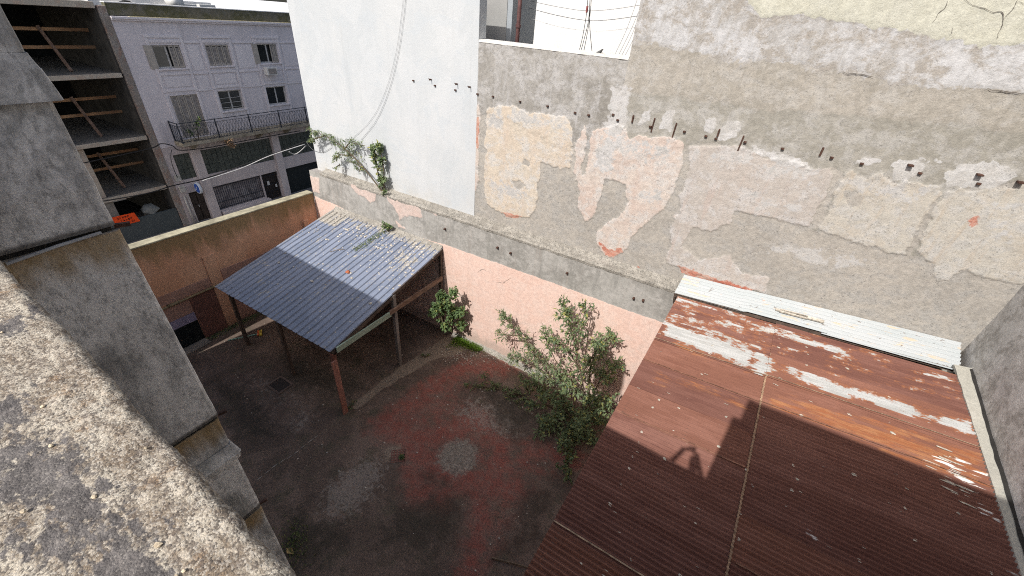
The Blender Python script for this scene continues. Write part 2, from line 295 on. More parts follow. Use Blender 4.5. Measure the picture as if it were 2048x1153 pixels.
# rusty corrugated iron: zinc that survives, brown rust, fresh orange, bird lime
t = NT('rusty_corrugated_iron'); oi = t.n('ObjectInfo').outputs['Random']
st = (.22, 1.6, 1)
lng = t.noise(2.2, 8, .72, st, dist=.3)
c = t.mix(t.ramp(lng, .40, .62), (.175, .077, .056), (.235, .112, .085))
c = t.mix(t.m('MULTIPLY', t.ramp(t.noise(5, 7, .75, st, (3, 0, 0)), .5, .68), .6), c, (.125, .05, .038))
c = t.mix(t.m('MULTIPLY', t.ramp(oi, .35, .95), .35), c, (.29, .12, .065)); c = t.mix(t.m('MULTIPLY', t.ramp(oi, .45, .05), .45), c, (.115, .045, .033))
og = t.ramp(t.m('ADD', t.attr('orange'), t.m('MULTIPLY', t.m('SUBTRACT', t.noise(4, 8, .75, st, (0, 6, 0)), .5), 2.0)), .45, .75)
c = t.mix(t.m('MULTIPLY', og, .75), c, t.mix(t.ramp(t.noise(12, 6, .75, st), .4, .65), (.32, .11, .04), (.40, .185, .08)))
gv = t.m('ADD', t.attr('zinc'), t.m('MULTIPLY', t.m('SUBTRACT', t.noise(3.2, 9, .74, (.55, 1.6, 1), (1, 1, 0)), .5), 1.7))
rim = t.ramp(gv, .34, .50); c = t.mix(t.m('MULTIPLY', rim, .6), c, (.33, .125, .05))
gk = t.ramp(gv, .47, .60); zc = t.mix(t.ramp(t.noise(6, 6, .7, st), .4, .62), (.37, .37, .355), (.455, .455, .445)); zc = t.mix(t.m('MULTIPLY', t.ramp(t.noise(3, 6, .7, (.15, 2, 1)), .55, .68), .5), zc, (.45, .37, .26))
c = t.mix(gk, c, zc)
pl = t.ramp(t.m('ADD', t.attr('pale'), t.m('MULTIPLY', t.m('SUBTRACT', t.noise(14, 5, .7), .5), .9)), .5, .7); c = t.mix(t.m('MULTIPLY', pl, .8), c, (.50, .40, .27))
v = t.vor(11, st=(.22, 1.2, 1), dist=.02); d2 = t.m('MULTIPLY', t.ramp(v, .30, .38, True), t.ramp(t.m('ADD', t.attr('lime'), t.m('MULTIPLY', t.m('SUBTRACT', t.noise(3, 4), .5), 1.2)), .5, .62)); c = t.mix(d2, c, (.74, .71, .67))
c = t.mix(t.m('MULTIPLY', t.ramp(t.noise(60, 5, .8), .55, .7), .35), c, (.06, .03, .025))
M_RUST = t.out(c, .78, t.noise(90, 5, .7), .35, .003, spec=.25)
t = NT('white_painted_corrugated_iron'); c = t.mix(t.ramp(t.noise(1.5, 7, .7, (.3, 1.4, 1)), .42, .62), (.385, .415, .42), (.43, .45, .455))
c = t.mix(t.m('MULTIPLY', t.ramp(t.noise(5, 8, .78, (.35, 2, 1)), .60, .66), .8), c, (.55, .43, .30))
c = t.mix(t.m('MULTIPLY', t.ramp(t.noise(9, 8, .8, (.5, 1.6, 1), (5, 0, 0)), .645, .675), .9), c, (.16, .13, .11))
c = t.mix(t.m('MULTIPLY', t.ramp(t.noise(2.4, 5, .7, (1, 1, 1), (8, 8, 0)), .66, .72), .8), c, (.55, .24, .09))
M_WHITEIRON = t.out(c, .55, t.noise(60, 4), .2, .003)
t = NT('slate_blue_steel_sheet'); c = t.mix(t.ramp(t.noise(1.2, 6, .65, (1.6, .4, 1)), .4, .62), (.185, .215, .285), (.235, .265, .34))
ds = t.ramp(t.m('ADD', t.attr('dirt'), t.m('MULTIPLY', t.m('SUBTRACT', t.noise(6, 9, .78, (1.6, .55, 1)), .5), 2.0)), .50, .66); c = t.mix(t.m('MULTIPLY', ds, .85), c, t.mix(t.ramp(t.noise(20, 6, .8), .4, .6), (.27, .245, .20), (.46, .425, .355)))
v = t.vor(5, st=(1, .7, 1), dist=.03); dr = t.m('MULTIPLY', t.ramp(v, .07, .12, True), t.ramp(t.noise(1.7, 3), .45, .6)); c = t.mix(t.m('MULTIPLY', dr, .9), c, (.60, .58, .54))
rsx = t.ramp(t.noise(5, 5, .75, (2, .35, 1), (4, 4, 4)), .66, .72); c = t.mix(t.m('MULTIPLY', rsx, .55), c, (.26, .17, .11))
M_SLATE = t.out(c, t.m('ADD', .42, t.m('MULTIPLY', ds, .45)), t.noise(40, 4), .1, .003, spec=.5)
M_WOOD_D = mottle('dark_weathered_timber', (.085, .062, .05), (.14, .105, .085), (.05, .038, .03), 3, 10, (1, 1, .2), .6, None, .5, .004, off=20)
M_WOOD_R = mottle('reddish_painted_timber', (.19, .075, .055), (.24, .11, .085), (.10, .05, .04), 3, 10, (1, 1, .25), .6, None, .5, .004, off=21)
M_WOOD_G = mottle('grey_weathered_timber', (.22, .195, .175), (.30, .27, .25), (.13, .11, .10), 3, 10, (1, 1, .2), .6, None, .5, .004, off=22)
M_WOOD_B = mottle('brown_flaking_beam', (.24, .15, .105), (.31, .215, .165), (.09, .055, .045), 3, 9, (1, .3, 1), .7, None, .6, .005, off=23)
M_GREENP = mottle('pale_green_paint', (.33, .43, .34), (.40, .49, .40), (.27, .33, .26), 2, 8, (1, .4, 1), .5, None, .4, .003, off=24)
M_IRON = plain('rusted_iron', (.085, .045, .033), .8, .2, .4, 30)
M_BLACK = plain('black_cable', (.02, .02, .021), .6)
M_WIREW = plain('pale_cable', (.42, .42, .42), .6)
M_WIREG = plain('grey_cable', (.16, .16, .165), .6)
# street
M_LILAC = mottle('lilac_facade_paint', (.70, .655, .675), (.745, .70, .72), (.645, .605, .625), .5, 2.5, (1, 1, .5), .5, None, .3, .006, off=30, streak=((.50, .465, .48), .5))
M_LILAC2 = mottle('dusty_pink_ground_floor_paint', (.60, .535, .525), (.65, .585, .57), (.51, .455, .445), .7, 3, (1, 1, .5), .5, None, .3, .006, off=31)
M_MOULD = mottle('lilac_moulding_paint', (.75, .705, .725), (.78, .74, .755), (.69, .65, .67), .6, 3, (1, 1, 1), .4, None, .3, .004, off=32)
M_SHUT = plain('beige_shutter', (.42, .385, .34), .75, 0, .1, 5, .2)
M_SHUTD = plain('grey_shutter_louvre', (.30, .275, .255), .8, 0, .15, 8, .3)
M_DGLASS = plain('dark_window_glass', (.018, .022, .024), .12, 0, .3, 2, .02, .6)
M_FRAME = plain('white_window_frame', (.50, .49, .47), .6, 0, .08)
M_BALC = mottle('balcony_concrete', (.30, .265, .20), (.40, .365, .29), (.16, .13, .09), 1.5, 4, (1, 1, 1), .7, None, .6, .01, off=33)
M_RAIL = plain('blue_black_ironwork', (.035, .042, .055), .55, .3)
M_OLIVE = mottle('mossy_parapet', (.10, .10, .055), (.16, .15, .12), (.22, .215, .20), .8, 4, (1, 1, 1), .5, None, .6, .01, off=34)
M_SUNTOP = plain('sunlit_cornice_top', (.72, .62, .36), .9)  # warm pale tone paints sunlight along the cornice top
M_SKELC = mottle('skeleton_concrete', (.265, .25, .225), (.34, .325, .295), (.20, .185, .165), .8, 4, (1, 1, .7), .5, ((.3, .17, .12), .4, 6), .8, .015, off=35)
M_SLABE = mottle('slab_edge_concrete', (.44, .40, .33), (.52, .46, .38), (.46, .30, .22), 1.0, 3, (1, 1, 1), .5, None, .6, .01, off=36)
M_SKELD = mottle('shade_toned_concrete', (.15, .14, .125), (.20, .185, .165), (.10, .095, .085), .8, 4, (1, 1, .6), .6, ((.25, .14, .10), .4, 6), .8, .015, off=38)  # skeleton concrete darkened to paint in the shade between the floors
M_INNER = plain('dark_interior', (.028, .030, .029), .95, 0, .3, 2)  # near-black tone paints the shade deep inside the rooms
M_TIMB = mottle('raw_timber_rail', (.36, .20, .105), (.44, .27, .15), (.22, .12, .07), 2, 6, (1, .3, 1), .5, None, .5, .004, off=37)
t = NT('grey_painted_brick'); br = t.n('TexBrick', {'Vector': t.n('CombineXYZ', {0: t.sep()[1], 1: t.sep()[2], 2: 0.0}).outputs[0], 'Color1': (.082, .098, .100, 1), 'Color2': (.10, .115, .115, 1), 'Mortar': (.055, .065, .068, 1), 'Scale': 4.0, 'Mortar Size': .025, 'Brick Width': .5, 'Row Height': .25}, offset=.5)
M_GBRICK = t.out(br.outputs[0], .9, br.outputs[1], -.6, .01)
M_ORSIGN = plain('orange_banner', (.85, .085, .012), .6, 0, .06, 4, .1)
M_SIGNINK = plain('sign_ink', (.10, .012, .008), .7)
t = NT('green_glass_block'); c = t.mix(t.ramp(t.noise(3, 4), .4, .6), (.060, .072, .062), (.090, .104, .090)); M_GBLOCK = t.out(c, .25, t.noise(30, 2), .3, .004, spec=.5)
M_GROUT = plain('glass_block_grout', (.16, .175, .155), .9)
M_DOORB = plain('dark_brown_door', (.045, .034, .028), .55, 0, .25, 6)
M_BLUE = plain('blue_sign_face', (.03, .10, .42), .4, 0, .1)
M_SIGNW = plain('white_sign_face', (.62, .68, .74), .5, 0, .06)
t = NT('patchwork_roller_shutter'); v = t.n('TexVoronoi', {'Vector': t.vec((1, 3, 2.2)), 'Scale': 1.6}).outputs['Color']; g = t.n('SeparateColor', {0: v}).outputs[0]
c = t.mix(t.ramp(g, .1, .9), (.20, .185, .195), (.40, .375, .385)); c = t.mix(t.ramp(t.noise(3, 6), .5, .62), c, (.28, .25, .26)); M_PATCHW = t.out(c, .7, t.noise(20, 3), .3, .004)
M_ASPHALT = plain('asphalt', (.05, .05, .052), .9, 0, .25, 3, .6)
M_PAVE = plain('pavement_tiles', (.21, .20, .195), .9, 0, .2, 3, .4)
M_BGWHITE = mottle('far_white_paint', (.74, .74, .73), (.79, .79, .775), (.69, .69, .68), .5, 2, (1, 1, .3), .4, None, .3, .006, off=40)
M_BGGREY = plain('far_grey_render', (.33, .33, .32), .9, 0, .06, 2, .3)
M_BGGREY2 = plain('far_blue_grey_render', (.33, .36, .385), .9, 0, .06, 2, .3)
M_REDPIPE = plain('oxide_red_pipe', (.125, .062, .06), .6, .1, .2, 10)
M_PLAST = plain('white_plastic', (.62, .62, .60), .5, 0, .06)
M_TAN = plain('tan_canvas', (.47, .36, .22), .8, 0, .15)
M_LILACP = plain('lilac_lintel_paint', (.34, .30, .42), .8, 0, .12)
M_GATE_SHADE = plain('gate_steel_and_opening_shade', (.022, .028, .030), .5, .3, .2)
M_BROWNP = mottle('brown_red_wall_patch', (.21, .10, .08), (.26, .13, .105), (.14, .08, .06), 1, 5, (1, 1, 1), .5, None, .5, .006, off=41)
M_PINKD = mottle('dull_pink_wall_patch', (.42, .245, .19), (.47, .29, .235), (.36, .21, .165), 1, 5, (1, 1, 1), .5, None, .4, .005, off=42)
M_BRICKC = plain('broken_brick', (.42, .13, .06), .9, 0, .25, 20)
M_STONE = plain('pale_gravel', (.50, .46, .40), .9, 0, .3, 25, .5)
M_STICK = plain('dry_stick', (.22, .17, .12), .9)
M_YELL = plain('yellow_bristle', (.62, .47, .08), .8)
M_ORAN = plain('orange_plastic', (.65, .15, .05), .5)
M_SKIN = plain('skin', (.45, .28, .21), .6, 0, .05)
M_CLOTH = plain('dark_clothing', (.05, .055, .07), .9, 0, .1)
M_HAIR = plain('dark_hair', (.03, .022, .018), .7)
def leafmat(name, a, b, c3):
    t = NT(name); ri = t.n('NewGeometry').outputs['Random Per Island']
    col = t.mix(t.ramp(ri, .1, .6), a, b); col = t.mix(t.ramp(ri, .86, .97), col, c3)
    d = t.n('BsdfPrincipled', {'Base Color': col, 'Roughness': .55, 'Specular IOR Level': .35}); tr = t.n('BsdfTranslucent', {'Color': t.mix(.6, col, (.22, .32, .05))})
    mx = t.n('MixShader', {0: .25}); t.t.links.new(d.outputs[0], mx.inputs[1]); t.t.links.new(tr.outputs[0], mx.inputs[2])
    o = t.n('OutputMaterial'); t.t.links.new(mx.outputs[0], o.inputs[0]); return t.mat
M_LEAF = leafmat('shrub_leaf', (.075, .115, .06), (.185, .24, .115), (.36, .34, .10))
M_LEAF2 = leafmat('pale_leaf', (.10, .14, .08), (.19, .235, .125), (.33, .33, .12))
M_LEAFB = leafmat('bright_leaf', (.075, .13, .055), (.13, .20, .075), (.24, .26, .08))
M_GRASS = leafmat('bright_grass', (.12, .24, .025), (.18, .31, .04), (.27, .34, .06))
M_STEM = plain('plant_stem', (.12, .095, .06), .85)

# ================================================================== THE SETTING
gy = MB(); gy.add([(-70, -60, -1.35), (60, -60, -1.35), (60, 60, -1.35), (-70, 60, -1.35)], [(0, 1, 2, 3)])
tag(gy.build('ground', M_ASPHALT), kind='structure')
rd_ = MB(); rd_.add([(-24.6, -60, -1.25), (-17.2, -60, -1.25), (-17.2, 60, -1.25), (-24.6, 60, -1.25)], [(0, 1, 2, 3)])
tag(rd_.build('road', M_ASPHALT), kind='structure')
pv = MB(); pv.box(-31, -24.6, -30, 40, -1.34, -1.1); tag(pv.build('pavement', M_PAVE, bev=.02), kind='structure')
pv = MB(); pv.box(-17.2, -15.0, -30, 40, -1.34, -1.1); tag(pv.build('pavement', M_PAVE, bev=.02), kind='structure')

# ---- courtyard floor with worn red paint, cement disc, sandy strip (masks follow surveyed outlines)
def seg_d(P, pts):
    d = np.full(len(P), 1e9)
    for a, b in zip(pts[:-1], pts[1:]):
        a = np.array(a); b = np.array(b); ab = b - a; t_ = np.clip(((P - a) @ ab) / max(ab @ ab, 1e-9), 0, 1)
        d = np.minimum(d, np.linalg.norm(P - (a + t_[:, None] * ab), axis=1))
    return d
def poly_sd(P, poly):
    poly = np.array(poly); ins = np.zeros(len(P), bool); n = len(poly); j = n - 1
    for i in range(n):
        a, b = poly[i], poly[j]
        c_ = ((a[1] > P[:, 1]) != (b[1] > P[:, 1]))
        with np.errstate(divide='ignore', invalid='ignore'):
            xx = (b[0] - a[0]) * (P[:, 1] - a[1]) / (b[1] - a[1] + 1e-12) + a[0]
        ins ^= (c_ & (P[:, 0] < xx)); j = i
    d = seg_d(P, np.vstack([poly, poly[:1]]))
    return np.where(ins, d, -d)
def F2(L): return [tuple(onZ(a, b, 0)[:2]) for a, b in L]
xs = np.arange(-14.75, 5.3, .05); ys = np.arange(-.2, 10.05, .05)
GX, GY = np.meshgrid(xs, ys); P2 = np.stack([GX.ravel(), GY.ravel()], 1)
def sstep(d, w): return np.clip(d / w * .5 + .5, 0, 1)
red = np.zeros(len(P2))
red = np.maximum(red, .58 * sstep(poly_sd(P2, F2([(1030, 740), (960, 705), (900, 712), (830, 775), (760, 825), (740, 860), (800, 905), (830, 985), (900, 1010), (925, 1060), (890, 1170), (1000, 1170), (1040, 1080), (1075, 1000), (1150, 940), (1080, 890), (1020, 850), (960, 820), (940, 790)])), .9))
for L, w in (([(1010, 735), (930, 735), (860, 775), (775, 845)], .38), ([(770, 850), (850, 880), (900, 860), (960, 840)], .45), ([(800, 860), (850, 930), (940, 965), (1020, 975)], .42),
             ([(960, 850), (1000, 890), (990, 950), (920, 975), (850, 985)], .35), ([(950, 985), (962, 1030), (955, 1085), (930, 1170)], .30), ([(830, 935), (835, 985), (880, 1000)], .35), ([(1060, 900), (1150, 920)], .3)):
    red = np.maximum(red, sstep(w - seg_d(P2, F2(L)), .5))
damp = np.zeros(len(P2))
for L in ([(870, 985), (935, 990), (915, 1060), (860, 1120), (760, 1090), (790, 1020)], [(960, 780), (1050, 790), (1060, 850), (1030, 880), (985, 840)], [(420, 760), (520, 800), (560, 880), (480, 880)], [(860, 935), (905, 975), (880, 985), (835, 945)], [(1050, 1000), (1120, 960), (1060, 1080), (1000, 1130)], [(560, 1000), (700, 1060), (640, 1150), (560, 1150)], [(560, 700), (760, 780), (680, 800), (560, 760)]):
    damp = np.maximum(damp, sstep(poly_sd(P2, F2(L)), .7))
worn = np.zeros(len(P2))
for L, s_ in (([(640, 985), (690, 935), (740, 912), (775, 930), (768, 965), (740, 1000), (700, 1035), (650, 1040)], 1.0), ([(900, 830), (940, 790), (1000, 800), (1045, 840), (1040, 880), (960, 870)], .8),
              ([(575, 850), (610, 820), (625, 840), (590, 865)], 1.0), ([(560, 775), (600, 790), (640, 830), (620, 840), (585, 810)], .7), ([(480, 740), (560, 750), (600, 790), (560, 830), (500, 790)], .5), ([(960, 690), (1050, 740), (1000, 745), (930, 715)], .5), ([(600, 960), (640, 990), (640, 1050), (600, 1040)], .4)):
    worn = np.maximum(worn, sstep(poly_sd(P2, F2(L)), .4) * s_)
c0 = np.array(onZ(916, 914, 0)[:2]); patch_ = sstep(.56 - np.linalg.norm((P2 - c0) * [1, .95], axis=1), .3)
sand = sstep(poly_sd(P2, F2([(700, 812), (760, 765), (800, 735), (835, 712), (880, 680), (905, 668), (950, 690), (915, 708), (860, 722), (830, 742), (790, 764), (745, 794), (712, 822)])), .16)
sand = np.maximum(sand, .62 * sstep(.46 - np.linalg.norm(P2 - np.array(onZ(790, 905, 0)[:2]), axis=1), .3))
fl = MB(); nx = len(xs); ny = len(ys)
ZF = [.012 * nz(x, y, 0, .6) + .004 * nz(x, y, 3, 3) for x, y in P2]
fl.v = [(x, y, z) for (x, y), z in zip(P2, ZF)]
fl.f = [(j * nx + i, j * nx + i + 1, (j + 1) * nx + i + 1, (j + 1) * nx + i) for j in range(ny - 1) for i in range(nx - 1)]
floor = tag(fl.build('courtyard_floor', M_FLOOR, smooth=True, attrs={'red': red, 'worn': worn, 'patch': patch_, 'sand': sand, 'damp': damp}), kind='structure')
sl = MB(); sl.box(-14.75, 5.3, -.2, 10.0, -1.3, -.05); tag(sl.build('courtyard_slab', M_CONC), kind='structure')

# ---- finely meshed wall faces: every plaster layer is a raised, ragged area of the surface
def grid_obj(name, P, nu, nv, mat, parent, attrs=None, smooth=True, flip=False):
    me = bpy.data.meshes.new(name); n = nu * nv; i, j = np.meshgrid(np.arange(nu - 1), np.arange(nv - 1), indexing='ij'); a = (i * nv + j).ravel()
    q = np.stack([a, a + nv, a + nv + 1, a + 1], 1)
    if flip: q = q[:, ::-1]
    me.vertices.add(n); me.vertices.foreach_set('co', np.ascontiguousarray(P, np.float32).ravel())
    me.loops.add(q.size); me.loops.foreach_set('vertex_index', np.ascontiguousarray(q, np.int32).ravel())
    me.polygons.add(len(q)); me.polygons.foreach_set('loop_start', np.arange(0, q.size, 4, dtype=np.int32)); me.polygons.foreach_set('loop_total', np.full(len(q), 4, np.int32))
    me.update(calc_edges=True); me.validate()
    if smooth: me.polygons.foreach_set('use_smooth', np.ones(len(q), bool))
    for k, v_ in (attrs or {}).items():
        at = me.attributes.new(k, 'FLOAT', 'POINT'); at.data.foreach_set('value', np.asarray(v_, np.float32))
    me.materials.append(mat); o = bpy.data.objects.new(name, me); COL.objects.link(o)
    if parent is not None: child(o, parent)
    return o
def wall_face(name, x0, x1, z0, z1, step, y, layers, mat, parent, relief=.004):
    nu, nv = int((x1 - x0) / step) + 1, int((z1 - z0) / step) + 1
    X, Z = np.meshgrid(np.linspace(x0, x1, nu), np.linspace(z0, z1, nv), indexing='ij'); P = np.stack([X.ravel(), Z.ravel()], 1)
    na = np.array([mnoise.fractal(V((p[0] * 2.3, 5.0, p[1] * 2.3)), .9, 2.1, 5) for p in P]); nb = np.array([mnoise.fractal(V((p[0] * 8, 1.0, p[1] * 8)), .8, 2.2, 4) for p in P])
    disp = relief * (na * 1.0 + nb * .6); at = {}
    for (key, polys, th, amp, w, st) in layers:
        m = np.zeros(len(P))
        for k, L in enumerate(polys):
            L = np.array(L); lo = L.min(0) - .5; hi = L.max(0) + .5; ix = np.where((P[:, 0] > lo[0]) & (P[:, 0] < hi[0]) & (P[:, 1] > lo[1]) & (P[:, 1] < hi[1]))[0]
            if not len(ix): continue
            sg = 1 if k % 2 else -1
            d = poly_sd(P[ix], L) + amp * (1.25 * sg * na[ix] + 1.1 * nb[ix]); m[ix] = np.maximum(m[ix], np.clip(d / w + .5, 0, 1))
        disp = disp + th * m; at[key] = np.maximum(at.get(key, 0 * m), m * st)
    return grid_obj(name, np.stack([P[:, 0], y - disp, P[:, 1]], 1), nu, nv, mat, parent, at)
def pxl(L, conv, y): return [(onY(*(conv(p) if conv else p), y).x, onY(*(conv(p) if conv else p), y).z) for p in L]
def wall_mat(name, base, layers, keys=None, scale=1.0, rough=.92, streak=None, bump=.65):
    """base + ordered layers (attribute, colour1, colour2, colour3); all share a few noises"""
    t = NT(name); A = t.noise(.75, 5, .65, dist=.5); B = t.noise(2.7, 5, .72, (1, 1, 1.25), (3, 1, 5), .4); C = t.noise(9.5, 5, .75, off=(7, 0, 2)); D = t.noise(34, 4, .75); S = t.noise(3.2, 5, .72, (1.3, 1, .16), (2, 5, 0))
    fa, fb, fc, fs = t.ramp(A, .38, .62), t.ramp(B, .44, .62), t.ramp(C, .48, .64), t.ramp(S, .50, .68)
    fsp = t.m('MULTIPLY', t.ramp(t.noise(26, 3, .7, off=(1, 8, 1)), .615, .655), t.ramp(B, .40, .55))
    def body(c1, c2, c3, sp=.5, stc=None):
        k = lambda c: tuple(min(.95, v * scale) for v in c)
        x = t.mix(fa, k(c1), k(c2)); x = t.mix(t.m('MULTIPLY', fb, .8), x, k(c3)); x = t.mix(t.m('MULTIPLY', fc, .30), x, k(tuple(v * .70 for v in c1))); x = t.mix(t.m('MULTIPLY', t.ramp(C, .50, .36), .35), x, k(tuple(v * 1.22 for v in c2)))
        x = t.mix(t.m('MULTIPLY', fsp, sp), x, k(tuple(v * .42 for v in c1)))
        if stc: x = t.mix(t.m('MULTIPLY', fs, .55), x, k(stc))
        return x
    col = body(*base); edge = 0.0
    jit = t.m('ADD', t.m('ADD', t.m('MULTIPLY', t.m('SUBTRACT', B, .5), .9), t.m('MULTIPLY', t.m('SUBTRACT', C, .5), .6)), t.m('MULTIPLY', t.m('SUBTRACT', D, .5), .4))
    for (key, *cs) in layers:
        m = t.ramp(t.m('ADD', t.attr(key), t.m('MULTIPLY', jit, 1.0)), .38, .60)
        col = t.mix(m, col, body(*cs))
    if streak:
        zz_ = t.sep()[2]; k_ = t.m('MULTIPLY', t.ramp(t.m('ADD', zz_, t.m('MULTIPLY', B, -.9)), .25, -.25), .75); col = t.mix(k_, col, streak); col = t.mix(t.m('MULTIPLY', t.ramp(t.noise(2.2, 5, .75, (1.5, 1, .10), (9, 9, 1)), .56, .70), .22), col, streak)
    g = t.ramp(D, .42, .66); col = t.mix(t.m('MULTIPLY', g, .13), col, (.12, .11, .10))
    h = t.m('ADD', t.m('MULTIPLY', C, 1.2), t.m('MULTIPLY', D, .8))
    return t.out(col, rough, t.m('SUBTRACT', h, t.m('MULTIPLY', fsp, .4)), bump, .012)
def crack(px, conv, y, parent, w=.012, mat=None, seed=1):
    pts = []
    for p in px: q = conv(p) if conv else p; pts.append(onY(q[0], q[1], y))
    out = []
    for a, b in zip(pts[:-1], pts[1:]):
        for k in range(8):
            p = a.lerp(b, k / 8); out.append(p + V((.03 * nz(p.x, p.z, seed, 9), 0, .03 * nz(p.x, p.z, seed + 4, 9))))
    out.append(pts[-1]); m_ = MB()
    for i, p in enumerate(out):
        d = (out[min(i + 1, len(out) - 1)] - out[max(i - 1, 0)]); nrm = V((-d.z, 0, d.x)).normalized(); ww = w * (.35 + .9 * abs(nz(p.x, p.z, 2, 14))) * (1 - .7 * abs(2 * i / len(out) - 1) ** 2)
        m_.v += [tuple(p + nrm * ww * .5), tuple(p - nrm * ww * .5)]
    m_.f = [(2 * i, 2 * i + 1, 2 * i + 3, 2 * i + 2) for i in range(len(out) - 1)]
    return m_.build('crack', mat or M_CRACK, parent, fix=True)

YP, YU = 10.0, 10.3          # face of the pink wall, face of the walls set back above its ledge
ZA = zm(930, 200, 3.202); ZB = zm(1350, 200, 2.745); ZT = zm(1240, 0, 2.4022)

# ---- white painted building
wb = thing('white_building', 'tall white painted blank building wall rising above the crumbling ledge', 'building', (-10.7, 12, 0))
XW0, XW1 = -14.52, -7.0
m_ = MB(); m_.box(XW0, XW1, YU - .012, 10.62, 0, 11.32); m_.build('wall', M_WHITE, wb)
# ---- pink boundary wall with ledge
pw = thing('pink_boundary_wall', 'long pink boundary wall with grey render band and crumbling ledge on top', 'wall', (-5, 10.2, 0))
m_ = MB(); m_.box(-14.7, 5.4, YP + .02, 10.7, -.3, 4.90); m_.build('wall', plain('wall_core', (.3, .28, .26), .9), pw)
# crumbling mortar ledge (sloping weathered top)
m_ = MB(); N = 900
for i in range(N + 1):
    x = -14.05 + (5.4 + 14.05) * i / N; a = .018 * nz(x, 0, 0, 2) + .014 * nz(x, 1, 0, 9) + .008 * nz(x, 1, 0, 25); b = .02 * nz(x, 5, 0, 3) + .014 * nz(x, 5, 0, 11) + .008 * nz(x, 5, 0, 29)
    for (y, z) in ((YP - .012 + .6 * a, 4.84 + b), (YP - .02 + a, 4.915 + .4 * b), (YP + .03 + b, 4.965 + a * .8), (YP + .10 + b * .7, 4.97 + b), (YP + .18 + .5 * a, 4.985 + b * .8 - a * .5), (YU - .04, 5.02 + a + .5 * b), (YU + .01, 5.09 + 1.6 * abs(b))): m_.v.append((x, y, z))
m_.f = [(i * 7 + k, (i + 1) * 7 + k, (i + 1) * 7 + k + 1, i * 7 + k + 1) for i in range(N) for k in range(6)]
m_.build('mortar_ledge', M_MORTAR, pw)
ZL = zm(600, 240, 4.803)
M_PINKFACE = wall_mat('pink_paint_over_grey_render', ((.27, .26, .24), (.365, .355, .33), (.43, .415, .39), .4, (.22, .215, .20)),
    [('pale', (.57, .44, .385), (.60, .49, .435), (.54, .45, .405), .35), ('pink', (.715, .505, .425), (.74, .545, .465), (.73, .57, .50), .04, (.67, .485, .415))], streak=(.42, .33, .28), bump=.3)
PTOP = [(-14.8, 3.86), (-13.4, 3.80), (-12.3, 3.66), (-11.0, 3.55), (-9.6, 3.68), (-8.3, 3.78), (-7.85, 3.81), (-6, 3.83), (-3.5, 3.85), (-1.5, 3.84), (-.2, 3.86), (5.5, 3.85), (5.5, -1), (-14.8, -1)]
PALE = [pxl(L, ZL, YP) for L in ([(240, 500), (320, 560), (470, 590), (500, 650), (560, 720), (640, 760), (680, 800), (720, 760), (740, 720), (780, 700), (700, 660), (600, 640), (520, 590), (420, 555), (330, 520), (270, 490)],
        [(800, 700), (850, 780), (900, 830), (930, 880), (960, 955), (1000, 930), (1100, 930), (1185, 950), (1160, 870), (1130, 830), (1060, 810), (960, 770), (880, 740)], [(1240, 870), (1310, 925), (1330, 900), (1280, 870)], [(920, 970), (950, 1030), (1020, 1060), (1000, 1030), (950, 1000)], [(70, 540), (185, 560), (190, 700), (80, 690)])]
wall_face('painted_face', -14.69, 5.3, -.05, 4.92, .025, YP, [('pink', [PTOP], .005, .012, .05, 1.0), ('pale', PALE, .012, .035, .04, 1.0)], M_PINKFACE, pw, .0015)
# mortar fillet and rubble at the foot
m_ = MB(); N = 150
for i in range(N + 1):
    x = -7.6 + 6.3 * i / N; w = .22 + .14 * nz(x, 0, 0, 1.3) + .06 * nz(x, 0, 0, 6); h = .12 + .06 * nz(x, 3, 0, 2) + .03 * nz(x, 3, 0, 9)
    m_.v += [(x, YP + .01, h), (x, YP - w * .5, h * .55), (x, YP - w, -.02)]
m_.f = [(i * 3 + k + 1, (i + 1) * 3 + k + 1, (i + 1) * 3 + k, i * 3 + k) for i in range(N) for k in range(2)]
m_.build('mortar_fillet', M_MORTAR, pw)
crack([(955, 545), (962, 540), (972, 541)], None, YP - .012, pw, .02, seed=2); crack([(992, 565), (1008, 566), (1022, 556)], None, YP - .012, pw, .022, seed=3)

# ---- grey low wall between the white building and the tall peeling one
gw = thing('grey_party_wall', 'mottled grey party wall with flat top and peeling cream plaster below', 'wall', (-5, 10.5, 5))
XG1 = -2.98
m_ = MB(); m_.box(XW1, XG1, YU + .04, 10.62, 4.6, 9.93); m_.build('wall', plain('wall_core', (.3, .28, .26), .9), gw)
C_PEACH = ((.55, .455, .40), (.565, .50, .445), (.565, .55, .53), .5, (.52, .41, .355)); C_CREAM = ((.57, .51, .425), (.56, .48, .39), (.57, .56, .54), .5, (.54, .445, .36)); C_WHPL = ((.47, .425, .385), (.445, .41, .375), (.535, .52, .51), .5, (.47, .385, .34))
C_OCHRE = ((.475, .45, .40), (.46, .42, .36), (.495, .485, .465), .5, (.44, .37, .29)); C_BASE = ((.355, .332, .298), (.425, .395, .352), (.375, .362, .34), .6); C_BEIGE = ((.305, .29, .252), (.35, .333, .295), (.43, .418, .395), .2, (.25, .238, .205)); C_SCR = ((.335, .312, .27), (.39, .362, .318), (.44, .422, .392), .3, (.27, .25, .212))
C_WR = ((.42, .412, .40), (.52, .52, .525), (.32, .285, .24), .3, (.34, .318, .285)); C_CRP = ((.525, .515, .425), (.535, .53, .45), (.51, .505, .435), .03); C_RED = ((.46, .15, .10), (.53, .28, .21), (.54, .41, .34), .3); C_GREY = ((.255, .24, .215), (.345, .33, .305), (.47, .46, .45), .25, (.49, .48, .475)); C_LIME = ((.53, .525, .515), (.55, .54, .535), (.45, .435, .41), .2)
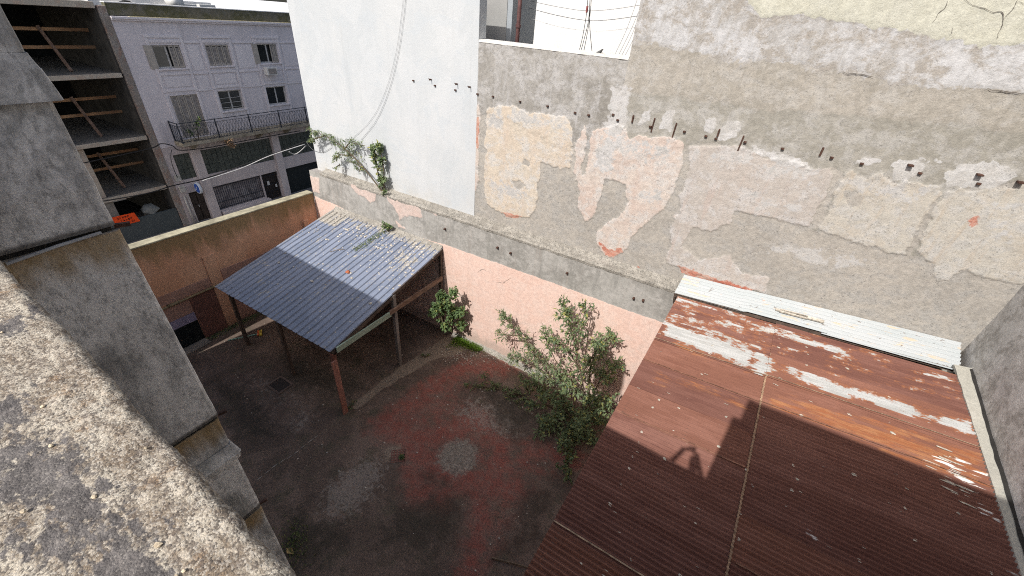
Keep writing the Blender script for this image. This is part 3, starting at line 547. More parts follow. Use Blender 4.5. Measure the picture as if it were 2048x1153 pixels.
M_PARTY = wall_mat('layered_peeling_plaster', C_BASE, [('grey', *C_GREY), ('beige', *C_BEIGE), ('scratch', *C_SCR), ('wrough', *C_WR), ('creamp', *C_CRP), ('peach', *C_PEACH), ('cream', *C_CREAM), ('whpl', *C_WHPL), ('ochre', *C_OCHRE), ('lime', *C_LIME), ('bare', *C_BASE), ('red', *C_RED)], None, .97)
P1 = [(32, 28), (95, 30), (100, 110), (92, 330), (85, 520), (60, 600), (40, 655), (12, 655), (15, 480), (24, 300)]
P2c = [(142, 50), (230, 35), (330, 45), (400, 90), (480, 80), (590, 100), (650, 115), (690, 180), (695, 290), (670, 440), (590, 432), (488, 405), (482, 500), (460, 560), (465, 640), (455, 700), (410, 750), (300, 745), (200, 712), (140, 670), (125, 560), (125, 380), (150, 330), (122, 300), (135, 180)]
GREYP = [(XW1 - .1, 10.1), (XG1 + .1, 10.1), (XG1 + .1, 7.75), (-3.4, 7.9), (-3.9, 7.95), (-4.3, 7.75), (-5.0, 7.95), (-5.6, 8.1), (-6.2, 8.2), (-6.7, 8.2), (XW1 - .1, 8.15)]
WSTR = [(XG1 - .35, 9.4), (XG1 + .25, 9.5), (XG1 + .3, 8.2), (XG1 + .1, 7.3), (XG1 - .5, 7.4), (XG1 - .25, 8.3)]
P3 = [(770, 150), (790, 180), (780, 280), (765, 380), (745, 430), (752, 480), (772, 478), (800, 300), (812, 200), (870, 172), (950, 160), (1040, 180), (1060, 258), (1110, 217), (1190, 240), (1260, 222), (1350, 250), (1405, 282), (1395, 400), (1370, 500), (1330, 600), (1280, 690), (1190, 760), (1110, 830), (1070, 890), (1050, 940), (1010, 972), (950, 1015), (900, 1000), (865, 950), (840, 880), (850, 840), (910, 790), (980, 740), (1055, 660), (1030, 610), (1030, 540), (960, 517), (887, 510), (888, 560), (860, 630), (845, 662), (850, 700), (810, 760), (770, 775), (735, 720), (715, 680), (735, 600), (715, 540), (697, 470), (705, 330), (720, 260), (742, 200)]
GRL = [('grey', [GREYP], .010, .06, .10, 1.0), ('peach', [pxl(P1, ZA, YU), pxl(P3, ZA, YU)], .016, .036, .035, .78), ('cream', [pxl(P2c, ZA, YU)], .018, .04, .035, .78), ('lime', [WSTR], .003, .10, .25, .62), ('lime', [pxl([(150, 40), (400, 60), (420, 110), (200, 100)], ZA, YU), pxl([(560, 90), (690, 130), (700, 260), (650, 250), (600, 140)], ZA, YU)], .0, .08, .25, .5), ('lime', [pxl(L, ZA, YU) for L in ([(140, 50), (400, 60), (600, 110), (690, 190), (680, 260), (560, 200), (350, 170), (150, 180)], [(150, 480), (300, 500), (450, 600), (300, 650), (150, 600)], [(600, 250), (690, 200), (690, 430), (620, 420)])], .0, .14, .35, .50), ('bare', [pxl([(305, 520), (350, 515), (392, 548), (350, 580), (318, 552)], ZA, YU), pxl([(380, 380), (420, 400), (410, 430), (370, 410)], ZA, YU)], -.010, .02, .03, 1.0),
       ('red', [pxl([(225, 715), (300, 725), (370, 748), (340, 765), (270, 750)], ZA, YU), pxl([(70, 100), (95, 110), (88, 330), (70, 300)], ZA, YU), pxl([(20, 640), (60, 650), (30, 665)], ZA, YU)], .001, .03, .08, .72)]
wall_face('plaster_face', XW1, XG1, 4.75, 9.93, .02, YU, GRL, M_PARTY, gw)
m_ = MB()
for i in range(60):
    x0 = XW1 + .01 + (XG1 - XW1 - .02) * i / 60; x1 = XW1 + .01 + (XG1 - XW1 - .02) * (i + 1) / 60; a = .02 * nz(x0, 0, 0, 4); b = .02 * nz(x1, 0, 0, 4)
    m_.hexa([(x0, YU - .02 + a, 9.92), (x1, YU - .02 + b, 9.92), (x1, 10.63, 9.92), (x0, 10.63, 9.92), (x0, YU - .01 + a, 9.975 + a), (x1, YU - .01 + b, 9.975 + b), (x1, 10.63, 9.99), (x0, 10.63, 9.99)])
m_.build('coping', plain('pale_lime_coping', (.66, .64, .60), .9), gw)
# ---- tall peeling building
pb = thing('peeling_building', 'tall blank building wall of peeling layered plaster behind the rusty roof', 'building', (1, 12, 0))
m_ = MB(); m_.box(XG1, 6.2, YU + .04, 17, 4.4, 16); m_.build('wall', M_BEIGE2, pb)
m_ = MB(); m_.box(XG1, 6.2, YU - .03, YU + .04, 12.0, 16); m_.build('upper_face', M_CREAMP, pb)
zr = lambda L: pxl(L, ZT, YU)
BEI = [(XG1 - .2, 7.74), (-2.6, 7.7)] + pxl([(60, 250), (160, 240), (350, 262), (450, 300), (640, 350), (760, 385), (870, 372), (930, 400), (870, 520), (790, 700), (740, 705), (800, 740), (870, 560), (940, 400), (1010, 410), (1060, 440), (1170, 430), (1220, 465), (1400, 480), (1470, 490), (1380, 690), (1300, 850), (1350, 860), (1480, 510), (1560, 480), (1760, 470), (1890, 440)], ZB, YU) + [(6.5, 7.3), (6.5, 12.5), (XG1 - .2, 12.5)]
SCRP = zr([(0, 440), (300, 470), (500, 500), (700, 530), (900, 540), (1150, 560), (1300, 585), (1450, 592), (1600, 582), (1830, 640), (1960, 660), (2300, 700), (2300, -300), (0, -300)])
WRP = zr([(0, 200), (250, 225), (400, 262), (520, 300), (700, 285), (860, 330), (1050, 345), (1220, 385), (1400, 412), (1560, 432), (1750, 420), (1960, 450), (2300, 480), (2300, -300), (0, -300)])
CRP = zr([(520, -300), (600, -20), (640, 50), (690, 82), (800, 70), (950, 85), (1100, 108), (1250, 130), (1400, 152), (1500, 190), (1620, 192), (1720, 216), (1820, 222), (1960, 205), (2300, 215), (2300, -300)])
cA = lambda p: ZA((p[0], p[1])) if len(p) == 2 else ZB(p[:2])
P4 = [(1440, 300), (1430, 420), (1400, 560), (1370, 620), (1385, 690), (1340, 760), (1315, 850), (1320, 930), (1285, 1000), (1310, 1060)] + [(-12, 905, 0), (40, 930, 0), (170, 980, 0), (270, 1010, 0), (380, 1045, 0), (495, 1060, 0), (512, 990, 0), (470, 962, 0), (370, 945, 0), (330, 900, 0), (300, 852, 0), (140, 885, 0), (45, 800, 0), (70, 740, 0), (100, 702, 0), (200, 722, 0), (300, 680, 0), (330, 615, 0), (430, 640, 0), (540, 652, 0), (650, 672, 0), (740, 692, 0), (780, 600, 0), (820, 520, 0), (865, 420, 0), (860, 372, 0), (740, 382, 0), (640, 342, 0), (520, 322, 0), (440, 292, 0), (350, 262, 0), (270, 242, 0), (180, 252, 0), (95, 252, 0)]
P5 = [(960, 390), (1000, 400), (1050, 432), (1110, 405), (1160, 417), (1200, 450), (1250, 462), (1330, 450), (1380, 482), (1440, 482), (1450, 520), (1400, 600), (1340, 700), (1310, 780), (1250, 842), (1150, 832), (1050, 800), (950, 772), (850, 745), (790, 720), (800, 670), (840, 600), (870, 540), (910, 440)]
P6 = [(1490, 502), (1560, 482), (1640, 500), (1750, 482), (1880, 470), (1990, 430), (2250, 480), (2250, 900), (1872, 1012), (1800, 992), (1700, 972), (1600, 940), (1540, 962), (1500, 987), (1430, 1002), (1420, 950), (1410, 900), (1350, 870), (1330, 850), (1380, 700), (1430, 580)]
PEACH4 = [(-20, 620, 0), (120, 560, 0), (330, 600, 0), (300, 680, 0), (200, 720, 0), (100, 702, 0), (45, 800, 0), (140, 885, 0), (300, 852, 0), (370, 945, 0), (510, 985, 0), (495, 1058, 0), (270, 1010, 0), (0, 905, 0)]
LIMES = [pxl(L, ZB, YU) for L in ([(1200, 340), (1290, 330), (1360, 355), (1350, 405), (1260, 440), (1180, 430)], [(1480, 400), (1600, 350), (1700, 330), (1800, 370), (1900, 420), (1760, 470), (1640, 490), (1540, 480), (1460, 480)], [(160, 105), (230, 95), (210, 190), (160, 170)], [(280, 130), (350, 118), (345, 210), (225, 215), (250, 160)], [(420, 250), (560, 300), (680, 330), (740, 370), (600, 350), (450, 300)], [(1000, 330), (1100, 320), (1200, 330), (1150, 350), (1010, 350)], [(1350, 320), (1460, 325), (1480, 350), (1380, 345)])] + [pxl(L, ZA, YU) for L in ([(1130, 75), (1190, 55), (1195, 140), (1115, 155)], [(1275, 75), (1345, 70), (1320, 195), (1230, 195), (1250, 140)], [(860, 60), (930, 40), (960, 150), (880, 160)])]
HAZE = [pxl(L, ZB, YU) for L in ([(380, 500), (520, 470), (640, 560), (480, 620)], [(1300, 500), (1450, 490), (1350, 700), (1280, 600)], [(1700, 600), (1900, 560), (1900, 800), (1720, 780)], [(450, 760), (900, 800), (1200, 900), (900, 950), (500, 860)])]
PBL = [('beige', [BEI], .008, .025, .08, 1.0), ('scratch', [SCRP], .007, .04, .16, 1.0), ('wrough', [WRP], .012, .06, .22, 1.0), ('creamp', [CRP], .010, .035, .08, 1.0), ('peach', [pxl(P3, ZA, YU)], .016, .036, .035, .78), ('whpl', [pxl(P4, cA, YU)], .016, .036, .035, .78), ('peach', [pxl(PEACH4, cA, YU)], .0, .08, .25, .62), ('ochre', [pxl(P5, ZB, YU), pxl(P6, ZB, YU)], .016, .04, .035, .78),
       ('lime', LIMES, .004, .05, .09, .85), ('lime', [WSTR], .003, .10, .25, .62), ('lime', HAZE, .0, .12, .4, .52), ('lime', [pxl(L, ZA, YU) for L in ([(820, 190), (1040, 190), (1380, 270), (1390, 380), (1200, 400), (1000, 360), (830, 330)], [(1080, 560), (1300, 560), (1250, 680), (1120, 700)])] + [pxl(L, ZB, YU) for L in ([(90, 255), (440, 300), (850, 385), (800, 500), (500, 420), (100, 330)], [(400, 560), (700, 560), (740, 640), (500, 640)], [(960, 400), (1400, 490), (1380, 600), (1100, 560), (900, 480)], [(1500, 520), (1950, 490), (1950, 640), (1600, 600)])], .0, .16, .4, .53), ('bare', [pxl([(935, 490), (1000, 500), (1028, 545), (1010, 600), (960, 595), (935, 545)], ZB, YU)], -.006, .03, .06, .8),
       ('red', [pxl([(860, 915), (920, 960), (1000, 952), (1015, 972), (950, 1015), (900, 998)], ZA, YU), pxl([(1098, 1058), (1120, 1058), (1120, 1084), (1100, 1082)], ZA, YU), pxl([(0, 900), (60, 915), (170, 958), (280, 990), (380, 1020), (485, 1045), (380, 1055), (270, 1025), (150, 990), (30, 950)], ZB, YU), pxl([(1590, 650), (1660, 640), (1680, 690), (1620, 710)], ZB, YU)], .001, .04, .10, .70)]
wall_face('plaster_face', XG1, 6.1, 4.6, 12.0, .02, YU, PBL, M_PARTY, pb)
for i, L in enumerate(([(1580, 0), (1560, 40), (1530, 60), (1500, 110)], [(1655, -10), (1690, 30), (1760, 52), (1830, 60), (1850, 90), (1830, 140), (1810, 190)], [(1850, 82), (1885, 50), (1910, 0)], [(1910, 10), (1945, 25)], [(1600, 130), (1590, 165)])):
    crack(L, ZT, YU - .049, pb, .013 if i < 3 else .007, seed=i + 5)
for i, L in enumerate(([(1068, 350), (1150, 358), (1218, 372)], [(1760, 425), (1830, 440), (1940, 450)])): crack(L, ZT, YU - .040, pb, .025, seed=i + 15)

# ---- iron stubs left in the walls
BR = [(828, 162, 0), (862, 163, 1), (871, 172, 0), (914, 172, 1), (912, 181, 0), (940, 178, 1), (956, 189, 0), (987, 194, 0), (1041, 204, 0), (1096, 213, 0), (1151, 226, 0), (1178, 231, 0), (1227, 230, 0), (1236, 241, 0),
      (1266, 238, 2), (1301, 254, 0), (1307, 247, 3), (1350, 257, 3), (1369, 264, 0), (1412, 273, 0), (1437, 266, 2), (1432, 278, 0), (1483, 283, 3), (1490, 285, 0), (1565, 298, 0), (1643, 303, 2), (1663, 316, 0), (1723, 328, 0), (1818, 333, 4), (1839, 347, 0), (1955, 352, 4), (1956, 368, 0), (2036, 367, 4)]
for (px, py, k) in BR:
    own = wb if px < 938 else gw if px < 1262 else pb
    p = onY(px, py, YU); x, z = p.x, p.z; m_ = MB(); y1 = YU + .03
    if k == 0: m_.box(x - .03, x + .03, YU - .055, y1, z - .012, z + .025)
    elif k == 1: m_.box(x - .09, x + .04, YU - .02, YU - .008, z + .05, z + .065); m_.box(x + .02, x + .04, YU - .12, y1, z + .03, z + .065)
    elif k == 2: m_.box(x - .015, x + .02, YU - .05, y1, z - .08, z + .08)
    elif k == 3: m_.hexa([(x - .018, YU - .025, z - .20), (x + .012, YU - .025, z - .20), (x + .012, y1, z - .20), (x - .018, y1, z - .20), (x - .008, YU - .04, z + .12), (x + .022, YU - .04, z + .12), (x + .022, y1, z + .12), (x - .008, y1, z + .12)])
    else: m_.box(x - .04, x + .045, YU - .11, y1, z + .015, z + .045)
    m_.build('iron_stub', M_IRON, own, bev=.006)
for (px, py) in ((891, 458), (996, 495), (1022, 506), (1135, 546), (1268, 596), (1287, 600)):
    p = onY(px, py, YP); m_ = MB(); m_.box(p.x - .03, p.x + .03, YP - .085, YP + .03, p.z - .015, p.z + .025); m_.build('iron_stub', M_IRON, pw, bev=.006)

# ---- right-hand side wall
rw = thing('side_wall', 'grey rough rendered wall closing the right end of the yard', 'wall', (5.2, 5, 0))
fx = lambda y: 5.10 - .083 * (10.3 - y)
m_ = MB(); rows = 60; colz = 60
for i in range(rows + 1):
    for j in range(colz + 1):
        y = 10.45 - (11.5) * i / rows; z = -.2 + 16.2 * j / colz; m_.v.append((fx(y) + .03 * nz(0, y, z, .7) + .012 * nz(0, y, z, 3), y, z))
m_.f = [(i * (colz + 1) + j, i * (colz + 1) + j + 1, (i + 1) * (colz + 1) + j + 1, (i + 1) * (colz + 1) + j) for i in range(rows) for j in range(colz)]
m_.build('render_face', wall_mat('rough_side_render', ((.60, .575, .535), (.70, .68, .65), (.36, .335, .30), .6), [], None), rw, smooth=True)
m_ = MB(); m_.hexa([(fx(10.29) + .06, 10.29, -.2), (fx(-1) + .06, -1, -.2), (8, -1, -.2), (8, 10.29, -.2), (fx(10.29) + .06, 10.29, 16), (fx(-1) + .06, -1, 16), (8, -1, 16), (8, 10.29, 16)][::1]); m_.build('wall', M_SIDE, rw, fix=True)

# ---- orange street wall
sw = thing('street_wall', 'orange wall with mossy streaked top and pale coping beside the street', 'wall', (-14.85, 5, 0))
XS = -14.7
m_ = MB(); m_.box(-15.0, XS, -2, 9.98, -1.2, 3.96); m_.build('wall', M_ORANGE, sw)
m_ = MB(); m_.box(-15.03, XS + .025, -2, 9.97, 3.965, 4.02); m_.build('coping', M_PALECOP, sw, bev=.015)
m_ = MB(); m_.box(XS, XS + .035, 5.42, 5.80, 0, 3.0); m_.build('pilaster', M_ORANGE, sw, bev=.006)
m_ = MB(); m_.box(XS, XS + .02, 5.82, 8.6, 0, 2.32); m_.build('raised_panel', M_PINKD, sw, bev=.006)
m_ = MB(); m_.box(XS, XS + .02, 1.2, 5.40, 1.86, 2.22); m_.build('raised_panel', M_PINKD, sw, bev=.006)
m_ = MB(); m_.box(XS, XS + .03, 4.62, 5.40, 0, 1.80); m_.build('raised_panel', M_BROWNP, sw, bev=.006)
m_ = MB(); m_.box(XS, XS + .03, 1.2, 4.60, 1.22, 1.80); m_.build('raised_panel', M_PINKD, sw, bev=.006)
m_ = MB(); m_.box(XS, XS + .03, 1.2, 4.60, .88, 1.21); m_.build('lintel', M_LILACP, sw, bev=.006)
gt = MB(); gt.box(XS, XS + .02, 1.2, 4.60, .03, .875); gate = gt.build('gate', M_GATE_SHADE, sw)
m_ = MB()
for k in range(11): m_.box(XS + .02, XS + .032, 1.3 + .3 * k, 1.33 + .3 * k, .05, .86)
m_.build('gate_rib', M_GATE_SHADE, gate)
m_ = MB(); m_.tube([(XS + .05, 1.0, 1.70), (XS + .05, 3.2, 1.78), (XS + .05, 5.6, 1.83)], .035, 8); m_.tube([(XS + .05, 4.0, 1.81), (XS + .05, 4.35, 1.815)], .052, 8); m_.build('pipe', plain('mossy_pipe', (.25, .20, .12), .8), sw, smooth=True)
m_ = MB(); m_.box(XS, XS + .12, 9.28, 9.46, 2.62, 3.02); m_.build('junction_box', M_ORANGE, sw, bev=.01)
m_ = MB(); m_.box(-14.69, -14.3, .5, 4.6, .0, .05); m_.build('threshold', plain('dirty_threshold', (.26, .225, .19), .9), sw, bev=.01)

# ================================================================== RUSTY SHED
rs = thing('rusty_roof_shed', 'low outbuilding under a large rusty corrugated iron roof', 'shed', (2, 5, 0))
EO = V((-.356, 9.3, 0)); EU = V((.99890, -.0469, 0)); EVv = V((-.0469, -.9989, 0))
def rp(u, v, dz=0): p = EO + EU * u + EVv * v; p.z = RA + RB * p.x + RC * p.y + dz; return p
Z3 = zm(1300, 540, 3.6025); Z4 = zm(1450, 740, 2.791)
def RP(L, cv): return [tuple(onR(*cv(p))[:2]) for p in L]
ZINC = [([tuple(rp(a, b)[:2]) for a, b in ((-.2, -.4), (2.2, -.4), (2.2, 1.5), (-.2, 1.62))], .43), ([tuple(rp(a, b)[:2]) for a, b in ((2.2, -.4), (5.3, -.4), (5.3, .8), (2.2, 1.3))], .30), (RP([(110, 372), (230, 402), (400, 452), (560, 512), (690, 582), (750, 605), (720, 742), (640, 692), (500, 642), (380, 602), (250, 545), (150, 505), (60, 492)], Z3), .75),
        (RP([(770, 445), (820, 445), (812, 600), (900, 662), (880, 742), (830, 792), (720, 742), (742, 602)], Z3), .78),
        (RP([(330, 10), (450, 20), (600, 70), (800, 130), (1000, 190), (1120, 240), (1240, 258), (1390, 298), (1412, 382), (1300, 352), (1180, 300), (1050, 272), (900, 242), (800, 192), (650, 162), (500, 102), (390, 72)], Z4), .80),
        (RP([(910, 700), (1040, 710), (1130, 745), (1060, 800), (990, 770), (920, 745)], Z3), .72),
        (RP([(200, 190), (420, 262), (700, 352), (900, 430), (1150, 490), (1441, 590), (1441, 640), (1250, 590), (1000, 520), (800, 440), (600, 340), (300, 250)], Z3), .70),
        (RP([(1000, 0), (1150, 20), (1310, 60), (1310, 95), (1150, 50), (1050, 30)], Z4), .7)]
ORNG = [(RP([(0, 690), (400, 830), (690, 940), (690, 1010), (400, 905), (0, 800)], Z3), .8), (RP([(240, 95), (600, 215), (1000, 335), (1450, 485), (1530, 690), (1200, 590), (800, 432), (450, 292), (220, 202)], Z4), .75),
        (RP([(150, 515), (400, 600), (560, 650), (700, 720), (700, 750), (520, 700), (300, 610), (170, 545)], Z3), .9), (RP([(230, 245), (420, 300), (620, 400), (560, 400), (350, 320), (220, 280)], Z3), .7),
        (RP([(800, 520), (860, 540), (830, 640), (800, 640)], Z3), .9)]
LIME = [RP([(1060, 460), (1230, 480), (1350, 520), (1480, 600), (1540, 720), (1400, 690), (1240, 610), (1120, 500)], Z4), RP([(1300, 720), (1450, 770), (1520, 870), (1450, 880), (1380, 800)], Z4), RP([(440, 895), (520, 930), (500, 955), (450, 915)], Z4), RP([(1560, 1090), (1669, 1140), (1640, 1153), (1500, 1110)], Z4)]
PITCHC = .0762
def csheet(name, u0, u1, v0, v1, dz, mat, par, fpos, tilt=0, masks=True, su=.09, nv=8, amp=.021, pitch=None):
    PITCHC = pitch or .0762
    nvv = max(2, int(round((v1 - v0) / PITCHC * nv))); nu = max(2, int((u1 - u0) / su)); P = []
    for i in range(nu + 1):
        for j in range(nvv + 1):
            u = u0 + (u1 - u0) * i / nu; v = v0 + (v1 - v0) * j / nvv
            w = amp * math.cos(2 * math.pi * v / PITCHC) + .006 * nz(u, v, v0, .9) + tilt * (1 - (v - v0) / (v1 - v0))
            P.append(fpos(u, v, dz + w))
    m_ = MB(); m_.v = [tuple(p) for p in P]
    m_.f = [(i * (nvv + 1) + j, i * (nvv + 1) + j + 1, (i + 1) * (nvv + 1) + j + 1, (i + 1) * (nvv + 1) + j) for i in range(nu) for j in range(nvv)]
    at = None
    if masks:
        Q = np.array([(p.x, p.y) for p in P]); zi = np.zeros(len(Q)); og_ = np.zeros(len(Q)); li = np.zeros(len(Q))
        for L, s_ in ZINC: zi = np.maximum(zi, sstep(poly_sd(Q, L), .16) * s_)
        for L, s_ in ORNG: og_ = np.maximum(og_, sstep(poly_sd(Q, L), .22) * s_)
        for L in LIME: li = np.maximum(li, sstep(poly_sd(Q, L), .2))
        vv = np.array([v0 + (v1 - v0) * (k % (nvv + 1)) / nvv for k in range(len(Q))]); uu = np.array([u0 + (u1 - u0) * (k // (nvv + 1)) / nu for k in range(len(Q))])
        pa = np.maximum(np.clip(1 - np.abs(vv - v0 - .015) / .02, 0, 1) * .62, np.clip(1 - np.abs(uu - u0 - .01) / .03, 0, 1) * (.75 if u0 > 1 else 0))
        at = {'zinc': zi, 'orange': og_, 'lime': li, 'pale': pa}
    return m_.build(name, mat, par, smooth=True, attrs=at, fix=True)
vb = [-.25] + [.10 + .762 * k for k in range(1, 13)]
for k in range(len(vb) - 1):
    a, b = vb[k], vb[k + 1] + .055
    csheet('roof_sheet', 0 + .02 * nz(k, 3, 0), 2.22, a, b, .004 * (k % 2), M_RUST, rs, rp)
for k in range(len(vb) - 1):
    a, b = vb[k] + .0, vb[k + 1] + .055
    csheet('roof_sheet', 2.13 + .015 * nz(k, 1, 0, 3), 5.19 + .03 * nz(k, 9, 0, 3), a, b, .024 + .004 * (k % 2), M_RUST, rs, rp)
random.seed(61); m_ = MB()
for u in (.55, 1.05, 1.62, 2.2, 2.75, 3.45, 4.05, 4.75):
    v = .3
    while v < 8.4:
        if random.random() < .62:
            p = rp(u + random.gauss(0, .05), round(v / PITCHC) * PITCHC, .016 + (.02 if u > 2.1 else 0)); m_.blob(p, random.choice((.010, .013, .017, .022, .028)), int(v * 1000 + u * 77), (random.uniform(1, 1.8), 1, .35), .4)
        v += random.choice((.0762 * 3, .0762 * 4, .0762 * 5))
for i in range(130):
    k = random.random()
    if k < .55: q = onR(*Z4((random.gauss(1360, 90), random.gauss(590, 60)))); 
    else: q = rp(random.uniform(.1, 5), random.uniform(.3, 8.2))
    if q.x > fx(q.y) - .45: continue
    q.z = RA + RB * q.x + RC * q.y + .036; L_ = random.uniform(.03, .10) if k < .55 else random.uniform(.012, .03); m_.blob(q, L_ * .5, i, (2.6, .45, .14), .4)
m_.build('sealant_dabs', plain('pale_sealant', (.50, .455, .38), .85, 0, .25, 40), rs, kind='stuff')
m_ = MB(); n_ = 0; v = 1.63
while v < 8.5:
    for uu, dz in ((2.118, .028), (2.142, .047)):
        w_ = .006 * nz(v, 3, 0, 8); p = rp(uu + w_, v, dz + .021 * math.cos(2 * math.pi * v / PITCHC)); m_.v.append(tuple(p))
    v += PITCHC / 8; n_ += 1
m_.f = [(2 * i, 2 * i + 1, 2 * i + 3, 2 * i + 2) for i in range(n_ - 1)]; m_.build('seam_strip', plain('pale_rust_lip', (.36, .235, .15), .85, 0, .3, 30), rs, fix=True)
# shed walls, purlins
m_ = MB()
for (u0, u1, v0, v1) in ((.25, .45, 0, 8.6), (4.95, 5.15, 0, 8.6)):
    q = [rp(u0, v0), rp(u1, v0), rp(u1, v1), rp(u0, v1)]; m_.hexa([(p.x, p.y, -.1) for p in q][::-1] + [(p.x, p.y, p.z - .12) for p in q][::-1])
q = [rp(.25, 8.4), rp(5.15, 8.4), rp(5.15, 8.6), rp(.25, 8.6)]; m_.hexa([(p.x, p.y, -.1) for p in q][::-1] + [(p.x, p.y, p.z - .12) for p in q][::-1])
m_.build('wall', M_PINKD, rs, fix=True)
for k_, (v_, ua, ub) in enumerate(((1.62, 0, 5.18), (2.39, 0, 2.2), (2.39, 2.2, 5.18), (6.2, 0, 2.2), (5.44, 2.2, 5.1), (3.92, .0, 2.1))):
    m_ = MB(); n_ = 60
    for i in range(n_ + 1):
        u = ua + (ub - ua) * i / n_; d_ = .003 * nz(u, v_, 0, 6)
        for dv, dz in ((-.010 + d_, .032), (.012 + d_, .036)): m_.v.append(tuple(rp(u, v_ + dv, dz + (.022 if u > 2.1 else 0))))
    m_.f = [(2 * i, 2 * i + 1, 2 * i + 3, 2 * i + 2) for i in range(n_)]; m_.build('sheet_lip', plain('sheet_lip_zinc', (.33, .235, .16), .8, 0, .4, 9) if k_ in (0, 3) else plain('sheet_lip_rust', (.24, .12, .08), .8, 0, .4, 9), rs, fix=True)
for u in (.15, 1.2, 2.15, 3.2, 4.2, 5.0):
    m_ = MB(); m_.bar(rp(u, -.15, -.065), rp(u, 8.6, -.065), .06, .09); m_.build('purlin', M_WOOD_D, rs)
# cement gutter along the side wall
m_ = MB(); L0, L1 = [], []
for i in range(90):
    v = -.55 + 9.2 * i / 89; a = rp(5.13 + .012 * nz(v, 0, 0, 4), v, .055); x1 = fx(a.y) - .015 + .02 * nz(v, 7, 0, 3); m_.v += [(a.x, a.y, a.z - .05), (a.x, a.y, a.z), (max(x1, a.x + .06), a.y, a.z + .035), (max(x1, a.x + .06) + .1, a.y, a.z + .035)]
m_.f = [(i * 4 + k + 1, i * 4 + k, (i + 1) * 4 + k, (i + 1) * 4 + k + 1) for i in range(89) for k in range(3)]
m_.build('cement_gutter', mottle('gutter_cement', (.44, .425, .37), (.50, .48, .42), (.36, .345, .30), .8, 4, (1, 1, 1), .5, None, .5, .006, off=50), rs, fix=True)
crk = MB(); crk.v = []; 
for i in range(90):
    v = -.5 + 9 * i / 89; a = rp(5.13, v, .096); x1 = fx(a.y) - .02 + .02 * nz(v, 7, 0, 3); w = .02 + .02 * abs(nz(v, 2, 0, 3)); crk.v += [(x1 - w, a.y, a.z), (x1 + .06, a.y, a.z + .02)]
crk.f = [(2 * i, 2 * i + 1, 2 * i + 3, 2 * i + 2) for i in range(89)]; crk.build('gutter_gap', M_DARKGAP, rs, fix=True)

# white flashing sheets against the wall
def wf(u, v, dz): # u along the wall, v from wall towards yard
    x = -.40 + u; t_ = u / 5.4; z0 = 5.26 + .40 * t_; z1 = 5.04 + .36 * t_
    y0, y1 = YU - .02, 9.58 - .02 * t_; k = v / .72
    return V((x - .05 * k * (1 - t_) - .06 * k * t_, y0 + (y1 - y0) * k, z0 + (z1 - z0) * k + dz + .03 * k * k * (t_ > .3)))
for (u0, u1, dz, vend) in ((0, 1.55, .02, .72), (1.45, 3.2, .034, .72), (3.1, 5.38, .022, .74)):
    csheet('flashing_sheet', u0, u1, 0, vend, dz, M_WHITEIRON, rs, wf, masks=False, amp=.021, nv=10, pitch=.103)
m_ = MB(); m_.bar(wf(.0, .66, -.03), wf(5.3, .66, -.03), .05, .07); m_.build('flashing_batten', M_WOOD_D, rs)
m_ = MB(); a, b = wf(.02, .70, -.06), wf(.02, .70, -.32); m_.bar((a.x + .05, a.y + .1, a.z - .25), (a.x + .02, a.y + .02, a.z), .05, .05); m_.build('flashing_prop', M_WOOD_D, rs)

# timber offcuts lying on the flashing
for (px0, py0, px1, py1, w, lb) in ((1549, 640, 1605, 653, .09, 'short pale plank lying on the white flashing sheets'), (1543, 634, 1604, 648, .05, 'thin pale batten lying above the short plank on white flashing'), (1575, 657, 1632, 670, .07, 'grey plank end lying lowest on the white flashing sheets')):
    a, b = onY(px0, py0, 9.85), onY(px1, py1, 9.85)
    vv_ = (YU - .02 - 9.85) / .72 * .72 / (.70); vv_ = .72 * (YU - .02 - 9.85) / (YU - .02 - 9.57); a.z = wf(a.x + .42, vv_, 0).z + .085; b.z = wf(b.x + .42, vv_, 0).z + .085; m_ = MB(); m_.bar(a, b, w, .045, (0, -.35, 1)); tag(m_.build('timber_offcut', plain('bleached_timber', (.50, .455, .385), .9, 0, .25, 12), bev=.005), lb, 'plank', 'offcuts on the flashing')

